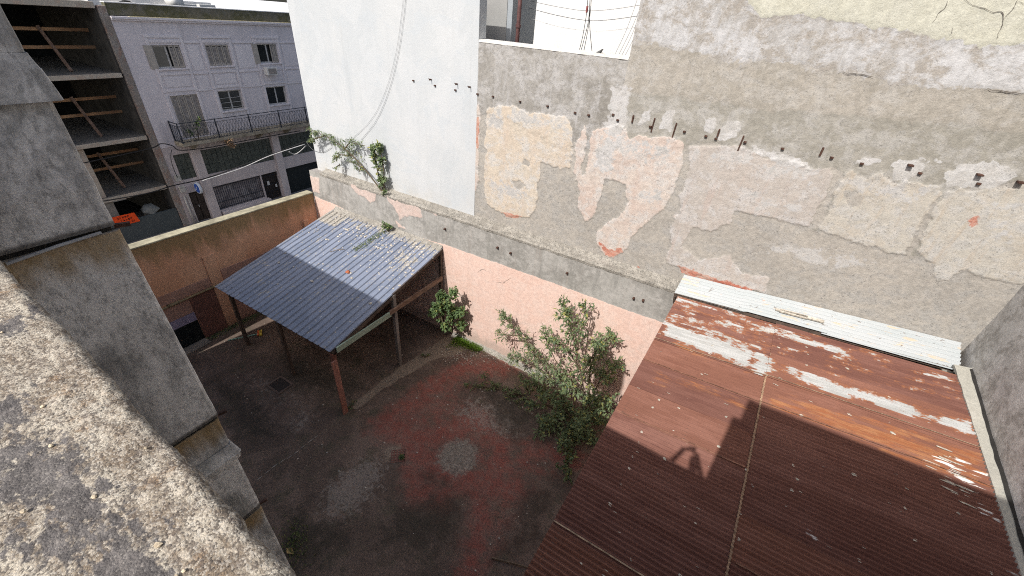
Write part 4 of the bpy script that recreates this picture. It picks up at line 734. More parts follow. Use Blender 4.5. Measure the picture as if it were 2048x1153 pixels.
# ================================================================== CARPORT
cp = thing('carport', 'open carport with slate blue ribbed steel roof on timber posts', 'carport', (-10.8, 7.4, 0))
CX0, CX1, CY0, CY1, CZ0, CZ1 = -13.56, -8.06, 5.04, 10.02, 2.47, 3.62
def cz(y): return CZ0 + (CZ1 - CZ0) * (y - CY0) / (CY1 - CY0)
PR = .2333; prof = [(0, 0), (.06, .004), (.105, 0), (.122, .038), (.146, .038), (.163, 0)]
ns = 5; sw_ = (CX1 - CX0) / ns
for k in range(ns):
    x0 = CX0 + sw_ * k; x1 = x0 + sw_ + (.03 if k < ns - 1 else 0); xsl = []
    q = x0 - .2
    base = CX0 + math.floor((x0 - CX0) / PR) * PR
    j = 0
    while base + j * PR < x1:
        for (a, h) in prof:
            x = base + j * PR + a
            if x0 <= x <= x1: xsl.append((x, h))
        j += 1
    xsl = [(x0, 0)] + xsl + [(x1, 0)]; NYc = 60; m_ = MB(); dirt = []
    for i in range(NYc + 1):
        y = CY0 + (CY1 - CY0) * i / NYc + .012 * nz(k, 0, 0, 5)
        for (x, h) in xsl:
            m_.v.append((x, y, cz(y) + h + .003 * k % 2 + .010 * nz(x, y, 0, 1.1) + .004 * nz(x * 3, y, 4, 1) + .002 * k))
            tb = (CY1 - y); d = math.exp(-max(0, tb - .15) / .55) * .75
            d = max(d, .62 * math.exp(-((x + 8.9) ** 2 / .9 + (y - 8.9) ** 2 / .8))); d = max(d, .95 * (1 if (x < -12.55 and y > 9.15) else 0)); d = max(d, .30 + .12 * nz(x, y, 7, 1.3)); d = max(d, .5 * math.exp(-((x - x0) / .05) ** 2)); dirt.append(d if h < .02 else d * .8)
    n_ = len(xsl); m_.f = [(i * n_ + j, i * n_ + j + 1, (i + 1) * n_ + j + 1, (i + 1) * n_ + j) for i in range(NYc) for j in range(n_ - 1)]
    m_.build('roof_sheet', M_SLATE, cp, attrs={'dirt': dirt}, fix=True)
# roof screws
m_ = MB()
for y in (5.25, 6.4, 7.6, 8.8, 9.8):
    for k in range(24):
        x = CX0 + PR * k + .1375
        if x < CX1 and random.random() < .85: m_.lathe((x, y + .03 * random.random(), cz(y) + .038), (0, -.2, 1), [(.012, 0), (.010, .012)], 6)
m_.build('roof_screws', M_IRON, cp, kind='stuff')
# cement flashing to the wall
m_ = MB(); N = 160
for i in range(N + 1):
    x = CX0 + .1 + (CX1 - CX0 - .12) * i / N; w = .13 + .05 * nz(x, 0, 0, 3) + .03 * nz(x, 0, 0, 11); h = .10 + .04 * nz(x, 4, 0, 2) + .02 * nz(x, 2, 0, 9)
    m_.v += [(x, YP - .002, cz(9.9) + .05 + h), (x, YP - .05, cz(9.9) + .04 + h * .5), (x, YP - w - .05, cz(YP - w - .05) + .012)]
m_.f = [(i * 3 + k + 1, (i + 1) * 3 + k + 1, (i + 1) * 3 + k, i * 3 + k) for i in range(N) for k in range(2)]
m_.build('cement_flashing', M_MORTAR, cp, fix=True)
def post(x, y, z1, mat, w=.12, lean=0):
    m_ = MB(); m_.hexa([(x - w / 2, y - w / 2, 0), (x + w / 2, y - w / 2, 0), (x + w / 2, y + w / 2, 0), (x - w / 2, y + w / 2, 0), (x - w / 2 + lean, y - w / 2, z1), (x + w / 2 + lean, y - w / 2, z1), (x + w / 2 + lean, y + w / 2, z1), (x - w / 2 + lean, y + w / 2, z1)]); return m_.build('post', mat, cp, bev=.008)
post(-13.19, 5.25, cz(5.25) - .1, M_WOOD_D, .11); post(-10.65, 5.21, cz(5.2) - .1, M_WOOD_D, .11); p1 = post(-8.12, 5.14, cz(5.14) - .12, M_WOOD_R, .12)
post(-8.10, 7.53, cz(7.53) - .02, M_WOOD_G, .12); post(-8.10, 9.88, cz(9.88) - .04, M_WOOD_D, .10)
m_ = MB(); m_.hexa([(-8.03, 4.99, 0), (-7.985, 4.99, 0), (-7.985, 5.16, 0), (-8.03, 5.16, 0), (-8.055, 4.99, 2.15), (-8.01, 4.99, 2.15), (-8.01, 5.16, 2.15), (-8.055, 5.16, 2.15)]); m_.build('post_board', mottle('salmon_board', (.36, .16, .12), (.42, .21, .165), (.22, .10, .08), 3, 9, (1, 1, .25), .5, None, .4, .004, off=60), cp, bev=.004)
m_ = MB(); m_.box(-13.4, -8.06, 5.15, 5.24, 2.30, 2.44); m_.build('eave_beam', M_WOOD_D, cp, bev=.006)
m_ = MB(); m_.bar((-8.08, 7.50, cz(7.5) - .02), (-8.08, 9.95, cz(9.95) - .05), .05, .12); m_.bar((-8.08, 5.10, cz(5.1) - .08), (-8.08, 7.52, cz(7.52) - .08), .05, .12); m_.build('barge_rafter', M_WOOD_D, cp, bev=.004)
m_ = MB(); m_.box(-8.045, -8.005, 5.22, 7.30, 2.36, 2.55); m_.build('tie_board', M_GREENP, cp, bev=.004, label='pale green painted tie board')
m_ = MB(); m_.box(-8.06, -8.0, 7.25, 9.86, 2.42, 2.58); m_.build('tie_board', M_WOOD_B, cp, bev=.004, label='brown flaking tie beam')
for x in (-12.6, -11.4, -10.2, -9.1):
    m_ = MB(); m_.bar((x, 5.1, cz(5.1) - .09), (x, 9.95, cz(9.95) - .09), .05, .12); m_.build('rafter', M_WOOD_D, cp)
for y in (6.4, 7.6, 8.8, 9.7):
    m_ = MB(); m_.bar((CX0 + .1, y, cz(y) - .03), (CX1 - .05, y, cz(y) - .03), .05, .05, (0, -.22, 1)); m_.build('purlin', M_WOOD_D, cp)
# loose gravel and grit on the roof
m_ = MB()
for i in range(900):
    x = random.uniform(CX0 + .1, CX1 - .1); y = CY1 - .15 - abs(random.gauss(0, .75)) if i < 600 else random.uniform(5.6, 9.6)
    if y < 5.3: continue
    r = random.choice((.012, .015, .02, .03)) if random.random() < .94 else .05
    if i % 3 == 0: x, y = -9.0 + random.gauss(0, .6), 8.9 + random.gauss(0, .5)
    if not (CX0 < x < CX1 and y < CY1): continue
    m_.blob((x, y, cz(y) + r * .5), r, i, (1.2, 1, .6))
tag(m_.build('roof_gravel', M_STONE), 'pale grit and gravel scattered over the blue carport roof', 'gravel', kind='stuff')
m_ = MB(); q = onY(697, 556, 7.6); yb = 7.55; m_.blob((onY(697, 556, yb).x, yb, cz(yb) + .045), .075, 5, (1.2, .8, .8)); tag(m_.build('brick_fragment', M_BRICKC), 'orange brick fragment lying on the blue carport roof', 'brick')
m_ = MB(); a, b = onY(664, 526, 8.0), onY(692, 512, 8.35); m_.tube([(a.x, 8.0, cz(8.0) + .04), ((a.x + b.x) / 2, 8.2, cz(8.2) + .06), (b.x, 8.35, cz(8.35) + .045)], .010, 5); tag(m_.build('twig', M_STICK), 'thin dry twig lying on the sunlit carport roof', 'twig')

# ================================================================== FLOOR THINGS
dr = thing('floor_drain', 'square red floor drain plate with rows of holes', 'drain', onZ(797, 912, 0))
dc = onZ(797, 912, .012); dx = V((.75, .66, 0)).normalized(); dy = V((-.66, .75, 0)); m_ = MB(); h = MB(); NH = 5; S = .40
def dpt(a, b, z=.0): p = dc + dx * ((a - .5) * S) + dy * ((b - .5) * S); return (p.x, p.y, .016 + z)
cell = 1 / NH
for i in range(NH):
    for j in range(NH):
        a0, b0 = i * cell, j * cell; e = cell * .22
        o = [dpt(a0, b0), dpt(a0 + cell, b0), dpt(a0 + cell, b0 + cell), dpt(a0, b0 + cell)]; n_ = [dpt(a0 + e, b0 + e), dpt(a0 + cell - e, b0 + e), dpt(a0 + cell - e, b0 + cell - e), dpt(a0 + e, b0 + cell - e)]; d_ = [(p[0], p[1], p[2] - .014) for p in n_]
        m_.add(o + n_ + d_, [(0, 1, 5, 4), (1, 2, 6, 5), (2, 3, 7, 6), (3, 0, 4, 7), (4, 5, 9, 8), (5, 6, 10, 9), (6, 7, 11, 10), (7, 4, 8, 11)]); h.add([(p[0], p[1], p[2] + .002) for p in d_], [(0, 1, 2, 3)])
m_.build('plate', plain('red_drain_plate', (.20, .095, .075), .8), dr); h.build('holes', M_DARKGAP, dr)
m_ = MB(); c_ = onZ(560, 771, 0); m_.box(c_.x - .28, c_.x + .28, c_.y - .22, c_.y + .22, .0, .035)
ic = thing('inspection_cover', 'small dark inspection cover with brick rim in the floor', 'cover', (c_.x, c_.y, 0))
m_ = MB()
for (a, b, c2, d2) in ((-.33, .33, -.27, -.21), (-.33, .33, .21, .27), (-.33, -.27, -.21, .21), (.27, .33, -.21, .21)): m_.box(c_.x + a, c_.x + b, c_.y + c2, c_.y + d2, -.01, .03)
m_.build('rim', plain('dirty_rim', (.16, .12, .10), .9), ic); m_ = MB(); m_.box(c_.x - .265, c_.x + .265, c_.y - .205, c_.y + .205, -.01, .015); m_.build('lid', plain('dirty_lid', (.05, .042, .038), .8), ic)
a, b = onZ(456, 681, .03), onZ(517, 668, .03)
brm = thing('broom', 'green handled broom with yellow and orange head lying on the floor', 'broom', a)
m_ = MB(); m_.tube([a, b], .022, 6); m_.build('handle', plain('green_handle', (.30, .50, .42), .5), brm)
d = (b - a).normalized(); s_ = V((-d.y, d.x, 0)); m_ = MB(); m_.bar(b - s_ * .14 + V((0, 0, .03)), b + s_ * .14 + V((0, 0, .03)), .06, .05); m_.build('head', M_ORAN, brm); m_ = MB(); c2 = b + d * .07; m_.bar(c2 - s_ * .15 + V((0, 0, .02)), c2 + s_ * .15 + V((0, 0, .02)), .10, .05); m_.build('bristles', M_YELL, brm)
m_ = MB(); a, b = onZ(983, 1116, .03), onZ(1062, 1137, .03); m_.tube([a, a.lerp(b, .5) + V((.01, .01, .01)), b], [.022, .018, .02], 6); tag(m_.build('stick', M_STICK), 'pale wooden stick on the floor against the rusty roof edge', 'stick')
m_ = MB(); c_ = onZ(579, 1103, .03); m_.add([(c_.x - .12, c_.y, .03), (c_.x, c_.y - .06, .05), (c_.x + .14, c_.y + .02, .03), (c_.x, c_.y + .07, .055), (c_.x + .02, c_.y + .01, .02)], [(0, 1, 4), (1, 2, 4), (2, 3, 4), (3, 0, 4)]); tag(m_.build('dead_leaf', plain('dry_leaf', (.50, .36, .16), .8)), 'curled dry yellow leaf on floor below the flue', 'leaf')
m_ = MB()
for i in range(520):
    k = random.random()
    if k < .35: p = onZ(random.gauss(925, 25), random.gauss(712, 10), 0)
    elif k < .6: p = onZ(random.uniform(960, 1180), 0, 0) if False else V((random.uniform(-6.5, -1.5), 10 - abs(random.gauss(0, .35)) - .05, 0))
    else: p = V((random.uniform(-14, -.5), random.uniform(3.2, 9.9), 0))
    if p.y > 9.95: continue
    r = random.choice((.008, .010, .013, .016, .022)); m_.blob((p.x, p.y, r * .4), r, i, (1.2, 1, .6))
tag(m_.build('yard_gravel', M_STONE), 'pale pebbles and crumbs littering the courtyard floor', 'gravel', kind='stuff')

random.seed(33); pts_ = [onZ(a_, b_, .014) for a_, b_ in ((512, 962), (545, 935), (580, 915), (610, 890), (640, 868))]
for i_ in range(9):
    t0_ = i_ / 9; p_ = pts_[min(int(t0_ * 4), 3)].lerp(pts_[min(int(t0_ * 4), 3) + 1], t0_ * 4 % 1); q_ = p_ + (pts_[4] - pts_[0]).normalized() * random.uniform(.10, .26); n_ = V((-(q_ - p_).y, (q_ - p_).x, 0)).normalized() * random.uniform(.008, .02); m_ = MB(); m_.add([p_ - n_ * .2, p_.lerp(q_, .5) - n_, q_, p_.lerp(q_, .5) + n_], [(0, 1, 2, 3)]); child(m_.build('joint_filler', plain('joint_mortar', (.36, .33, .29), .9), fix=True), floor)
# ================================================================== PLANTS
def leaf(m_, p, d, up, L, W):
    d = d.normalized(); s_ = d.cross(up)
    if s_.length < .01: s_ = d.cross(V((1, 0, 0)))
    s_.normalize(); n_ = s_.cross(d)
    a = p + d * (L * .45) + s_ * (W * .5) + n_ * (W * .12); b = p + d * (L * .45) - s_ * (W * .5) + n_ * (W * .12); mid = p + d * (L * .5)
    o = len(m_.v); m_.v += [tuple(p), tuple(a), tuple(p + d * L - n_ * (L * .12)), tuple(b), tuple(mid)]
    m_.f += [(o, o + 1, o + 4), (o + 1, o + 2, o + 4), (o + 2, o + 3, o + 4), (o + 3, o, o + 4)]
def rdir(): 
    v = V((random.gauss(0, 1), random.gauss(0, 1), random.gauss(0, 1))); return v.normalized()
def shrub(name, label, base, limbs, lm, nper, L=.095, W=.045, spread=.22, t0=.25, cat='shrub', group=None, droop=.5, twig=True, ymax=9.93, zmin=.04):
    T = thing(name, label, cat, base, group); st_ = MB(); lv = MB(); base = V(base)
    for li, (pts, k) in enumerate(limbs):
        pts = [V(p) for p in pts]; n_ = len(pts); st_.tube(pts, [max(.006, .028 * (1 - i / (n_ - .3))) for i in range(n_)], 6)
        tot = sum((pts[i + 1] - pts[i]).length for i in range(n_ - 1)); N = int(nper * k * tot)
        for q in range(N // 7):
            t_ = t0 + (1 - t0) * random.random() ** .85; f_ = t_ * (n_ - 1); i = min(int(f_), n_ - 2); p = pts[i].lerp(pts[i + 1], f_ - i)
            ax = (pts[i + 1] - pts[i]).normalized(); o_ = rdir(); o_ = (o_ + ax * .5 + V((0, 0, .15))).normalized(); e = p + o_ * (spread * (.35 + random.random()) * (1.15 - .55 * t_))
            if e.y > ymax: e.y = ymax - .02 - .1 * random.random()
            if e.z < zmin: e.z = zmin + .05 * random.random()
            if twig: st_.tube([p, e], [.006, .003], 3, False)
            for r in range(7):
                b_ = p.lerp(e, .35 + .65 * random.random()) + rdir() * .03; d = (rdir() + o_ * .7 + V((0, -.15, -droop * random.random()))).normalized()
                if b_.y + d.y * L > ymax: d.y = -abs(d.y)
                if b_.z + d.z * L < .01: d.z = abs(d.z) * .3
                leaf(lv, b_, d, V((random.gauss(0, .4), -.4 + random.gauss(0, .4), 1)), L * random.choice((.5, .7, .9, 1.0, 1.2, 1.45)), W * random.uniform(.6, 1.25))
    st_.build('stem', M_STEM, T); lv.build('foliage', lm, T); return T
Y = lambda px, py, y: onY(px, py, y)
def limb(L, k=1.0): return ([Y(*p) for p in L], k)
bA = onZ(1172, 826, 0); bA.y = min(bA.y, 9.6)
random.seed(11)
shrub('wall_shrub', 'tall leafy shrub growing against the sunlit pink wall', (bA.x, bA.y, 0),
      [limb([(1172, 826, 9.5), (1165, 760, 9.35), (1150, 690, 9.3), (1138, 640, 9.3), (1128, 604, 9.35)], 1.25), limb([(1172, 820, 9.5), (1180, 740, 9.4), (1195, 690, 9.5), (1228, 672, 9.55)], 1.2),
       limb([(1170, 822, 9.5), (1140, 760, 9.25), (1110, 720, 9.15), (1085, 660, 9.3)], .9), limb([(1172, 820, 9.5), (1200, 760, 9.3), (1225, 735, 9.5), (1238, 728, 9.5)], 1.0),
       limb([(1160, 740, 9.3), (1130, 690, 9.2), (1100, 680, 9.2)], 1.1), limb([(1155, 700, 9.3), (1165, 645, 9.4), (1172, 610, 9.45)], 1.0), limb([(1165, 745, 9.3), (1190, 705, 9.3), (1205, 690, 9.3)], 1.1),
       limb([(1172, 815, 9.5), (1215, 800, 9.3), (1222, 800, 9.2)], .6), limb([(1168, 800, 9.5), (1150, 780, 9.0), (1130, 770, 8.9)], 1.0)], M_LEAF, 115, .115, .05, .42, .2)
random.seed(12)
shrub('leaning_shrub', 'thin shrub leaning left against the pink wall beside the tall shrub', tuple(onZ(1120, 790, 0)),
      [limb([(1120, 790, 9.4), (1080, 720, 9.4), (1045, 675, 9.45), (1015, 640, 9.5), (1008, 632, 9.5)], 1.0), limb([(1120, 790, 9.4), (1085, 745, 9.2), (1045, 720, 9.1), (1020, 710, 9.1)], 1.0), limb([(1120, 788, 9.4), (1100, 760, 9.0), (1070, 750, 8.9)], 1.1), limb([(1120, 788, 9.4), (1110, 740, 9.3), (1075, 715, 9.3), (1060, 700, 9.3)], .9), limb([(1040, 672, 9.45), (1005, 670, 9.4), (1000, 665, 9.4)], 1.0)], M_LEAF2, 160, .11, .036, .32, .2)
random.seed(13)
bx = onZ(1120, 870, 0)
def floor_limb(px, py, h, px2, py2, h2, k): a = onZ(px, py, 0); b = onZ(px2, py2, 0); m1 = a.lerp(b, .5); return ([a, (m1.x, m1.y, h), (b.x, b.y, h2)], k)
shrub('shaded_shrub', 'dark spreading shrub in shade in front of the tall one by rusty roof', tuple(bx),
      [floor_limb(1150, 850, .7, 1090, 830, 1.0, 1), floor_limb(1150, 850, .8, 1150, 900, 1.1, 1.1), floor_limb(1160, 850, .6, 1200, 880, 1.0, 1.1), floor_limb(1150, 850, .5, 1080, 870, .5, 1), floor_limb(1150, 860, .5, 1120, 920, .6, 1.1), floor_limb(1150, 850, .9, 1180, 850, 1.3, 1.0), floor_limb(1160, 860, .6, 1185, 930, .8, 1.1), floor_limb(1140, 850, .6, 1110, 800, 1.0, 1), floor_limb(1150, 850, .3, 1130, 960, .3, .9), floor_limb(1110, 810, .5, 1050, 790, .6, .9), floor_limb(1110, 820, .4, 1060, 830, .5, .9), floor_limb(1120, 840, .4, 1075, 880, .35, .9), floor_limb(1170, 840, .6, 1205, 845, .9, .8)], M_LEAF, 205, .115, .055, .42, .1)
random.seed(14)
shrub('low_weed', 'low straggling weeds on the floor left of the shrubs', tuple(onZ(985, 775, 0)),
      [floor_limb(1050, 790, .12, 985, 778, .18, .8), floor_limb(1050, 790, .15, 1010, 800, .25, .9), floor_limb(1000, 780, .1, 930, 775, .1, .6), floor_limb(1000, 780, .15, 965, 760, .3, .6), floor_limb(1060, 790, .2, 1040, 770, .4, .9), floor_limb(1060, 800, .2, 1030, 815, .2, .7)], M_LEAF, 210, .085, .03, .26, .1, cat='weeds', ymax=9.6)
random.seed(15)
bc = onZ(905, 668, 0)
shrub('corner_plant', 'round leaved green plant beside the carport back post', (bc.x, 9.75, 0),
      [limb([(905, 664, 9.75), (905, 630, 9.5), (895, 605, 9.3), (880, 590, 9.2)], 1.1), limb([(905, 640, 9.6), (880, 615, 9.2), (865, 625, 9.1)], 1.3), limb([(905, 645, 9.6), (912, 620, 9.6), (922, 625, 9.6)], 1.1), limb([(890, 605, 9.3), (905, 590, 9.4), (908, 583, 9.4)], 1.0), limb([(880, 625, 9.2), (887, 650, 9.2), (892, 655, 9.25)], 1.0), limb([(905, 660, 9.75), (918, 650, 9.7), (925, 655, 9.7)], .8)], M_LEAFB, 330, .105, .072, .25, .15, cat='plant')
random.seed(16)
shrub('small_weed', 'tiny weed clump on the floor beside the sandy strip', tuple(onZ(852, 715, 0)), [floor_limb(852, 715, .08, 862, 712, .12, 1), floor_limb(852, 715, .08, 840, 716, .12, 1)], M_LEAF, 120, .07, .03, .12, .1, cat='weeds')
random.seed(17)
shrub('post_weed', 'small dark weed tuft at the foot of the front carport post', tuple(onZ(702, 812, 0)), [floor_limb(700, 815, .06, 712, 806, .1, 1), floor_limb(698, 815, .06, 706, 815, .1, 1)], M_LEAF, 160, .06, .025, .1, .1, cat='weeds')
# ledge plants
random.seed(18); bl = onY(766, 388, 10.12)
shrub('ledge_shrub', 'wispy shrub growing out of the ledge and arching left across white wall', (bl.x, 10.12, 4.97),
      [limb([(766, 386, 10.12), (735, 345, 10.05), (705, 312, 10.05), (680, 290, 10.05), (650, 272, 10.05), (612, 258, 10.05)], .62), limb([(705, 312, 10.05), (680, 310, 10.0), (668, 318, 10.0)], .8), limb([(690, 297, 10.05), (700, 285, 10.05), (730, 292, 10.05)], .7), limb([(730, 340, 10.05), (715, 330, 10.0), (700, 325, 9.98)], .6), limb([(650, 272, 10.05), (630, 278, 10.0), (622, 282, 10.0)], .7), limb([(680, 330, 10.05), (672, 334, 10.0)], .9), limb([(722, 335, 10.05), (718, 345, 10.0)], .6)], M_LEAF2, 230, .10, .032, .20, .22, ymax=10.26, zmin=4.7)
random.seed(19)
shrub('ledge_vine', 'upright climbing plant with broad leaves on the ledge', (bl.x + .05, 10.15, 4.97), [limb([(768, 386, 10.14), (758, 355, 10.05), (750, 320, 10.05), (744, 282, 10.06)], .9), limb([(768, 384, 10.14), (768, 345, 10.06), (763, 310, 10.08), (757, 290, 10.1)], .9)], M_LEAF, 170, .13, .075, .12, .12, cat='plant', ymax=10.26, zmin=4.7)
random.seed(20)
shrub('ledge_weed', 'small weed tuft on the wall just below the ledge plants', (bl.x, 9.97, 4.8), [limb([(766, 390, 9.98), (768, 384, 9.93), (772, 384, 9.92)], 1)], M_LEAFB, 260, .07, .03, .07, .05, cat='weeds', ymax=9.985, zmin=4.6)
random.seed(21); q = onY(776, 452, 9.85)
shrub('roof_weed', 'bright green weed sprouting at the back of the carport roof', (q.x, 9.85, cz(9.85)), [([(q.x, 9.85, cz(9.85)), (q.x - .05, 9.8, cz(9.85) + .22), (q.x - .1, 9.75, cz(9.85) + .36)], 1), ([(q.x, 9.85, cz(9.85)), (q.x + .08, 9.82, cz(9.85) + .2), (q.x + .12, 9.8, cz(9.85) + .3)], 1)], M_LEAFB, 260, .10, .035, .12, .15, cat='weeds', zmin=3)
random.seed(22); T = thing('roof_creeper', 'creeping weed trailing along a rib of the carport roof', 'weeds', (onY(735, 480, 8.7).x, 8.7, cz(8.7))); lv = MB()
p0 = onY(765, 458, 9.7); p1_ = onY(712, 490, 8.55)
for i in range(420):
    k = random.random(); x = p0.x + (p1_.x - p0.x) * k + random.gauss(0, .07); y = 9.75 + (8.45 - 9.75) * k + random.gauss(0, .06); 
    leaf(lv, V((x, y, cz(y) + .02 + .05 * random.random())), (rdir() + V((0, 0, .4))).normalized(), V((0, 0, 1)), .06, .025)
lv.build('foliage', M_LEAF2, T)
random.seed(23); lv = MB(); gc = onZ(935, 686, 0)
for i in range(2600):
    k = random.random(); x = -7.35 + 1.15 * k; y = 9.93 - abs(random.gauss(0, .30)) * (1 - .6 * k); p = V((x + random.gauss(0, .05), y, random.random() * .06)); leaf(lv, p, V((random.gauss(0, .5), random.gauss(0, .5) - .2, 1)), V((1, 0, .2)), random.uniform(.05, .11), .02)
for i in range(260):
    x = random.uniform(-6.2, -2.0); y = 9.9 - abs(random.gauss(0, .08)); leaf(lv, V((x, y, .05)), V((random.gauss(0, .5), random.gauss(0, .5) - .2, 1)), V((1, 0, .2)), random.uniform(.04, .08), .016)
tag(lv.build('grass', M_GRASS), 'bright green grass tuft at the foot of the pink wall', 'grass', kind='stuff')
random.seed(24); lv = MB()
for i in range(700):
    y = random.uniform(4.6, 7.6); x = XS + .06 + abs(random.gauss(0, .14)); leaf(lv, V((x, y, random.random() * .03)), V((random.gauss(0, .6), random.gauss(0, .6), 1)), V((1, 0, .2)), random.uniform(.04, .09), .022)
tag(lv.build('moss', M_LEAF), 'dark weeds and moss along the foot of the orange wall', 'weeds', kind='stuff')
random.seed(25); lv = MB()
for i in range(320):
    p = onZ(random.gauss(590, 16), random.gauss(1085, 25), 0); leaf(lv, V((p.x, p.y, random.random() * .04)), V((random.gauss(0, .6), random.gauss(0, .6), 1)), V((1, 0, .2)), random.uniform(.04, .09), .025)
tag(lv.build('weeds', M_LEAF), 'dark low weeds on the floor at the foot of the flue', 'weeds', kind='stuff')
random.seed(26); q = onZ(803, 914, .02); shrub('drain_weed', 'tiny green weed growing out of the floor drain', (q.x, q.y, .02), [([(q.x, q.y, .02), (q.x, q.y - .02, .07)], 8), ([(q.x, q.y, .02), (q.x + .05, q.y - .02, .06)], 8)], M_LEAFB, 160, .05, .02, .05, .0, cat='weeds')

# ================================================================== WIRES AND THINGS ON THE WALLS
def wire(name, label, pts, r=.008, mat=None, cat='cable', group=None, n=5):
    out = []
    P = [V(p) for p in pts]
    for i in range(len(P) - 1):
        a = P[max(i - 1, 0)]; b, c = P[i], P[i + 1]; d = P[min(i + 2, len(P) - 1)]
        for k in range(6):
            t_ = k / 6; out.append(.5 * ((2 * b) + (c - a) * t_ + (2 * a - 5 * b + 4 * c - d) * t_ ** 2 + (3 * b - a - 3 * c + d) * t_ ** 3))
    out.append(P[-1]); m_ = MB(); m_.tube(out, r, n)
    return tag(m_.build(name, mat or M_BLACK, smooth=True), label, cat, group)
yw = YU - .04
wire('wall_cable', 'thin cable hanging down the white wall, right of the pair', [Y(814, -40, yw), Y(808, 30, yw), Y(795, 115, yw), Y(775, 190, yw), Y(750, 245, yw), Y(722, 280, yw)], .004, M_WIREG)
wire('wall_cable', 'thin cable hanging down the white wall, left of the pair', [Y(810, -40, yw), Y(803, 30, yw), Y(790, 115, yw), Y(768, 190, yw), Y(742, 240, yw), Y(705, 276, yw), Y(685, 282, yw)], .003, M_WIREG)
wire('loop_cable', 'thin cable loop at the left corner of the white wall', [Y(613, 285, yw), Y(626, 300, yw), Y(645, 305, yw), Y(662, 296, yw)], .006, M_WIREG)
# behind the grey wall
gb = thing('grey_roof_block', 'plain grey rendered roof block behind the grey party wall', 'building', (-8.5, 12, 5))
a = onY(1013, 40, 11.6); b = onY(1023, 40, 11.6)
m_ = MB(); m_.box(-9.6, a.x, 11.6, 13.0, 5, 12.5); m_.build('wall', M_BGGREY, gb); m_ = MB(); m_.box(a.x, b.x, 11.62, 13.0, 5, 12.5); m_.build('pilaster', M_BGGREY2, gb)
bgw = thing('white_rear_building', 'large white wall of a building behind the grey party wall', 'building', (-5, 19, 0))
m_ = MB(); m_.box(-16, 8, 18, 22, 0, 18); m_.build('wall', M_BGWHITE, bgw)
p = onY(1036, 60, 11.3); m_ = MB(); m_.tube([(p.x, 11.3, 8.5), (p.x, 11.3, 10.55), (p.x, 11.3, 12.5)], .055, 10); rpp = thing('red_pipe', 'brown red vertical pipe behind the grey party wall', 'pipe', (p.x, 11.3, 8.5)); m_.build('shaft', M_REDPIPE, rpp, smooth=True); m_ = MB(); zc_ = onY(1036, 52, 11.3).z; m_.lathe((p.x, 11.3, zc_ - .04), (0, 0, 1), [(.075, 0), (.075, .07)], 12); m_.build('collar', M_REDPIPE, rpp)
yb = 12.6
for i, L in enumerate(([(1000, -15), (1060, 2), (1120, 15), (1172, 22), (1225, 19), (1285, 10)], [(1000, -8), (1040, 10), (1100, 28), (1170, 41), (1220, 40), (1285, 31)], [(1000, 12), (1050, 33), (1110, 52), (1165, 61), (1215, 62), (1285, 53)])):
    wire('sagging_cable', ['uppermost sagging cable across the white rear wall', 'middle sagging cable across the white rear wall', 'lowest and faintest sagging cable across the white rear wall'][i], [Y(*p, yb) for p in L], (.006, .008, .005)[i], M_WIREG if i != 2 else M_WIREW, group='sagging cables behind the grey wall')
for i, L in enumerate(([(1176, -20), (1174, 20), (1166, 70), (1157, 108)], [(1181, -20), (1177, 40), (1168, 80), (1160, 108)], [(1184, -20), (1180, 30), (1174, 70), (1166, 110)], [(1179, 20), (1180, 60), (1184, 104)])):
    wire('hanging_cable', ['leftmost cable of the dark bundle rising above the grey wall', 'second cable of the dark bundle rising above the grey wall', 'third cable of the dark bundle rising above the grey wall', 'short cable splaying right below the dark bundle'][i], [Y(*p, 11.4) for p in L], .008, M_BLACK, group='cable bundle above the grey wall')
for i, L in enumerate(([(1281, -20), (1255, 55), (1227, 115)], [(1281, 15), (1262, 60), (1234, 117)], [(1278, 30), (1264, 70), (1240, 118)], [(1276, 50), (1266, 80), (1246, 119)])):
    wire('stay_wire', ['steepest and leftmost of four stay wires by the tall wall corner', 'second of four stay wires by the tall wall corner', 'third of four stay wires by the tall wall corner', 'rightmost of four stay wires by the tall wall corner'][i], [Y(*p, 11.0) for p in L], .0045, M_WIREG, group='stay wires by the tall wall')
p = onY(1174, 18, 11.35); m_ = MB(); m_.box(p.x - .022, p.x + .022, 11.33, 11.38, p.z - .08, p.z + .06); tag(m_.build('cable_clamp', plain('red_clamp', (.22, .06, .06), .5), bev=.01), 'small red clamp gripping the cable bundle', 'clamp')
p = onY(1195, 106, 10.45); m_ = MB(); m_.hexa([(p.x - .10, 10.38, p.z - .05), (p.x + .06, 10.38, p.z - .03), (p.x + .06, 10.5, p.z - .03), (p.x - .10, 10.5, p.z - .05), (p.x - .04, 10.38, p.z - .01), (p.x + .12, 10.38, p.z + .09), (p.x + .12, 10.5, p.z + .09), (p.x - .04, 10.5, p.z - .01)]); fxr = thing('tilted_fixture', 'small dark tilted fixture standing on the grey wall top', 'fixture', (p.x, 10.45, p.z)); m_.build('body', plain('dark_fixture', (.10, .10, .10), .6), fxr, bev=.01); m_ = MB(); m_.box(p.x - .06, p.x - .03, 10.43, 10.46, p.z - .13, p.z - .04); m_.build('foot', M_IRON, fxr)

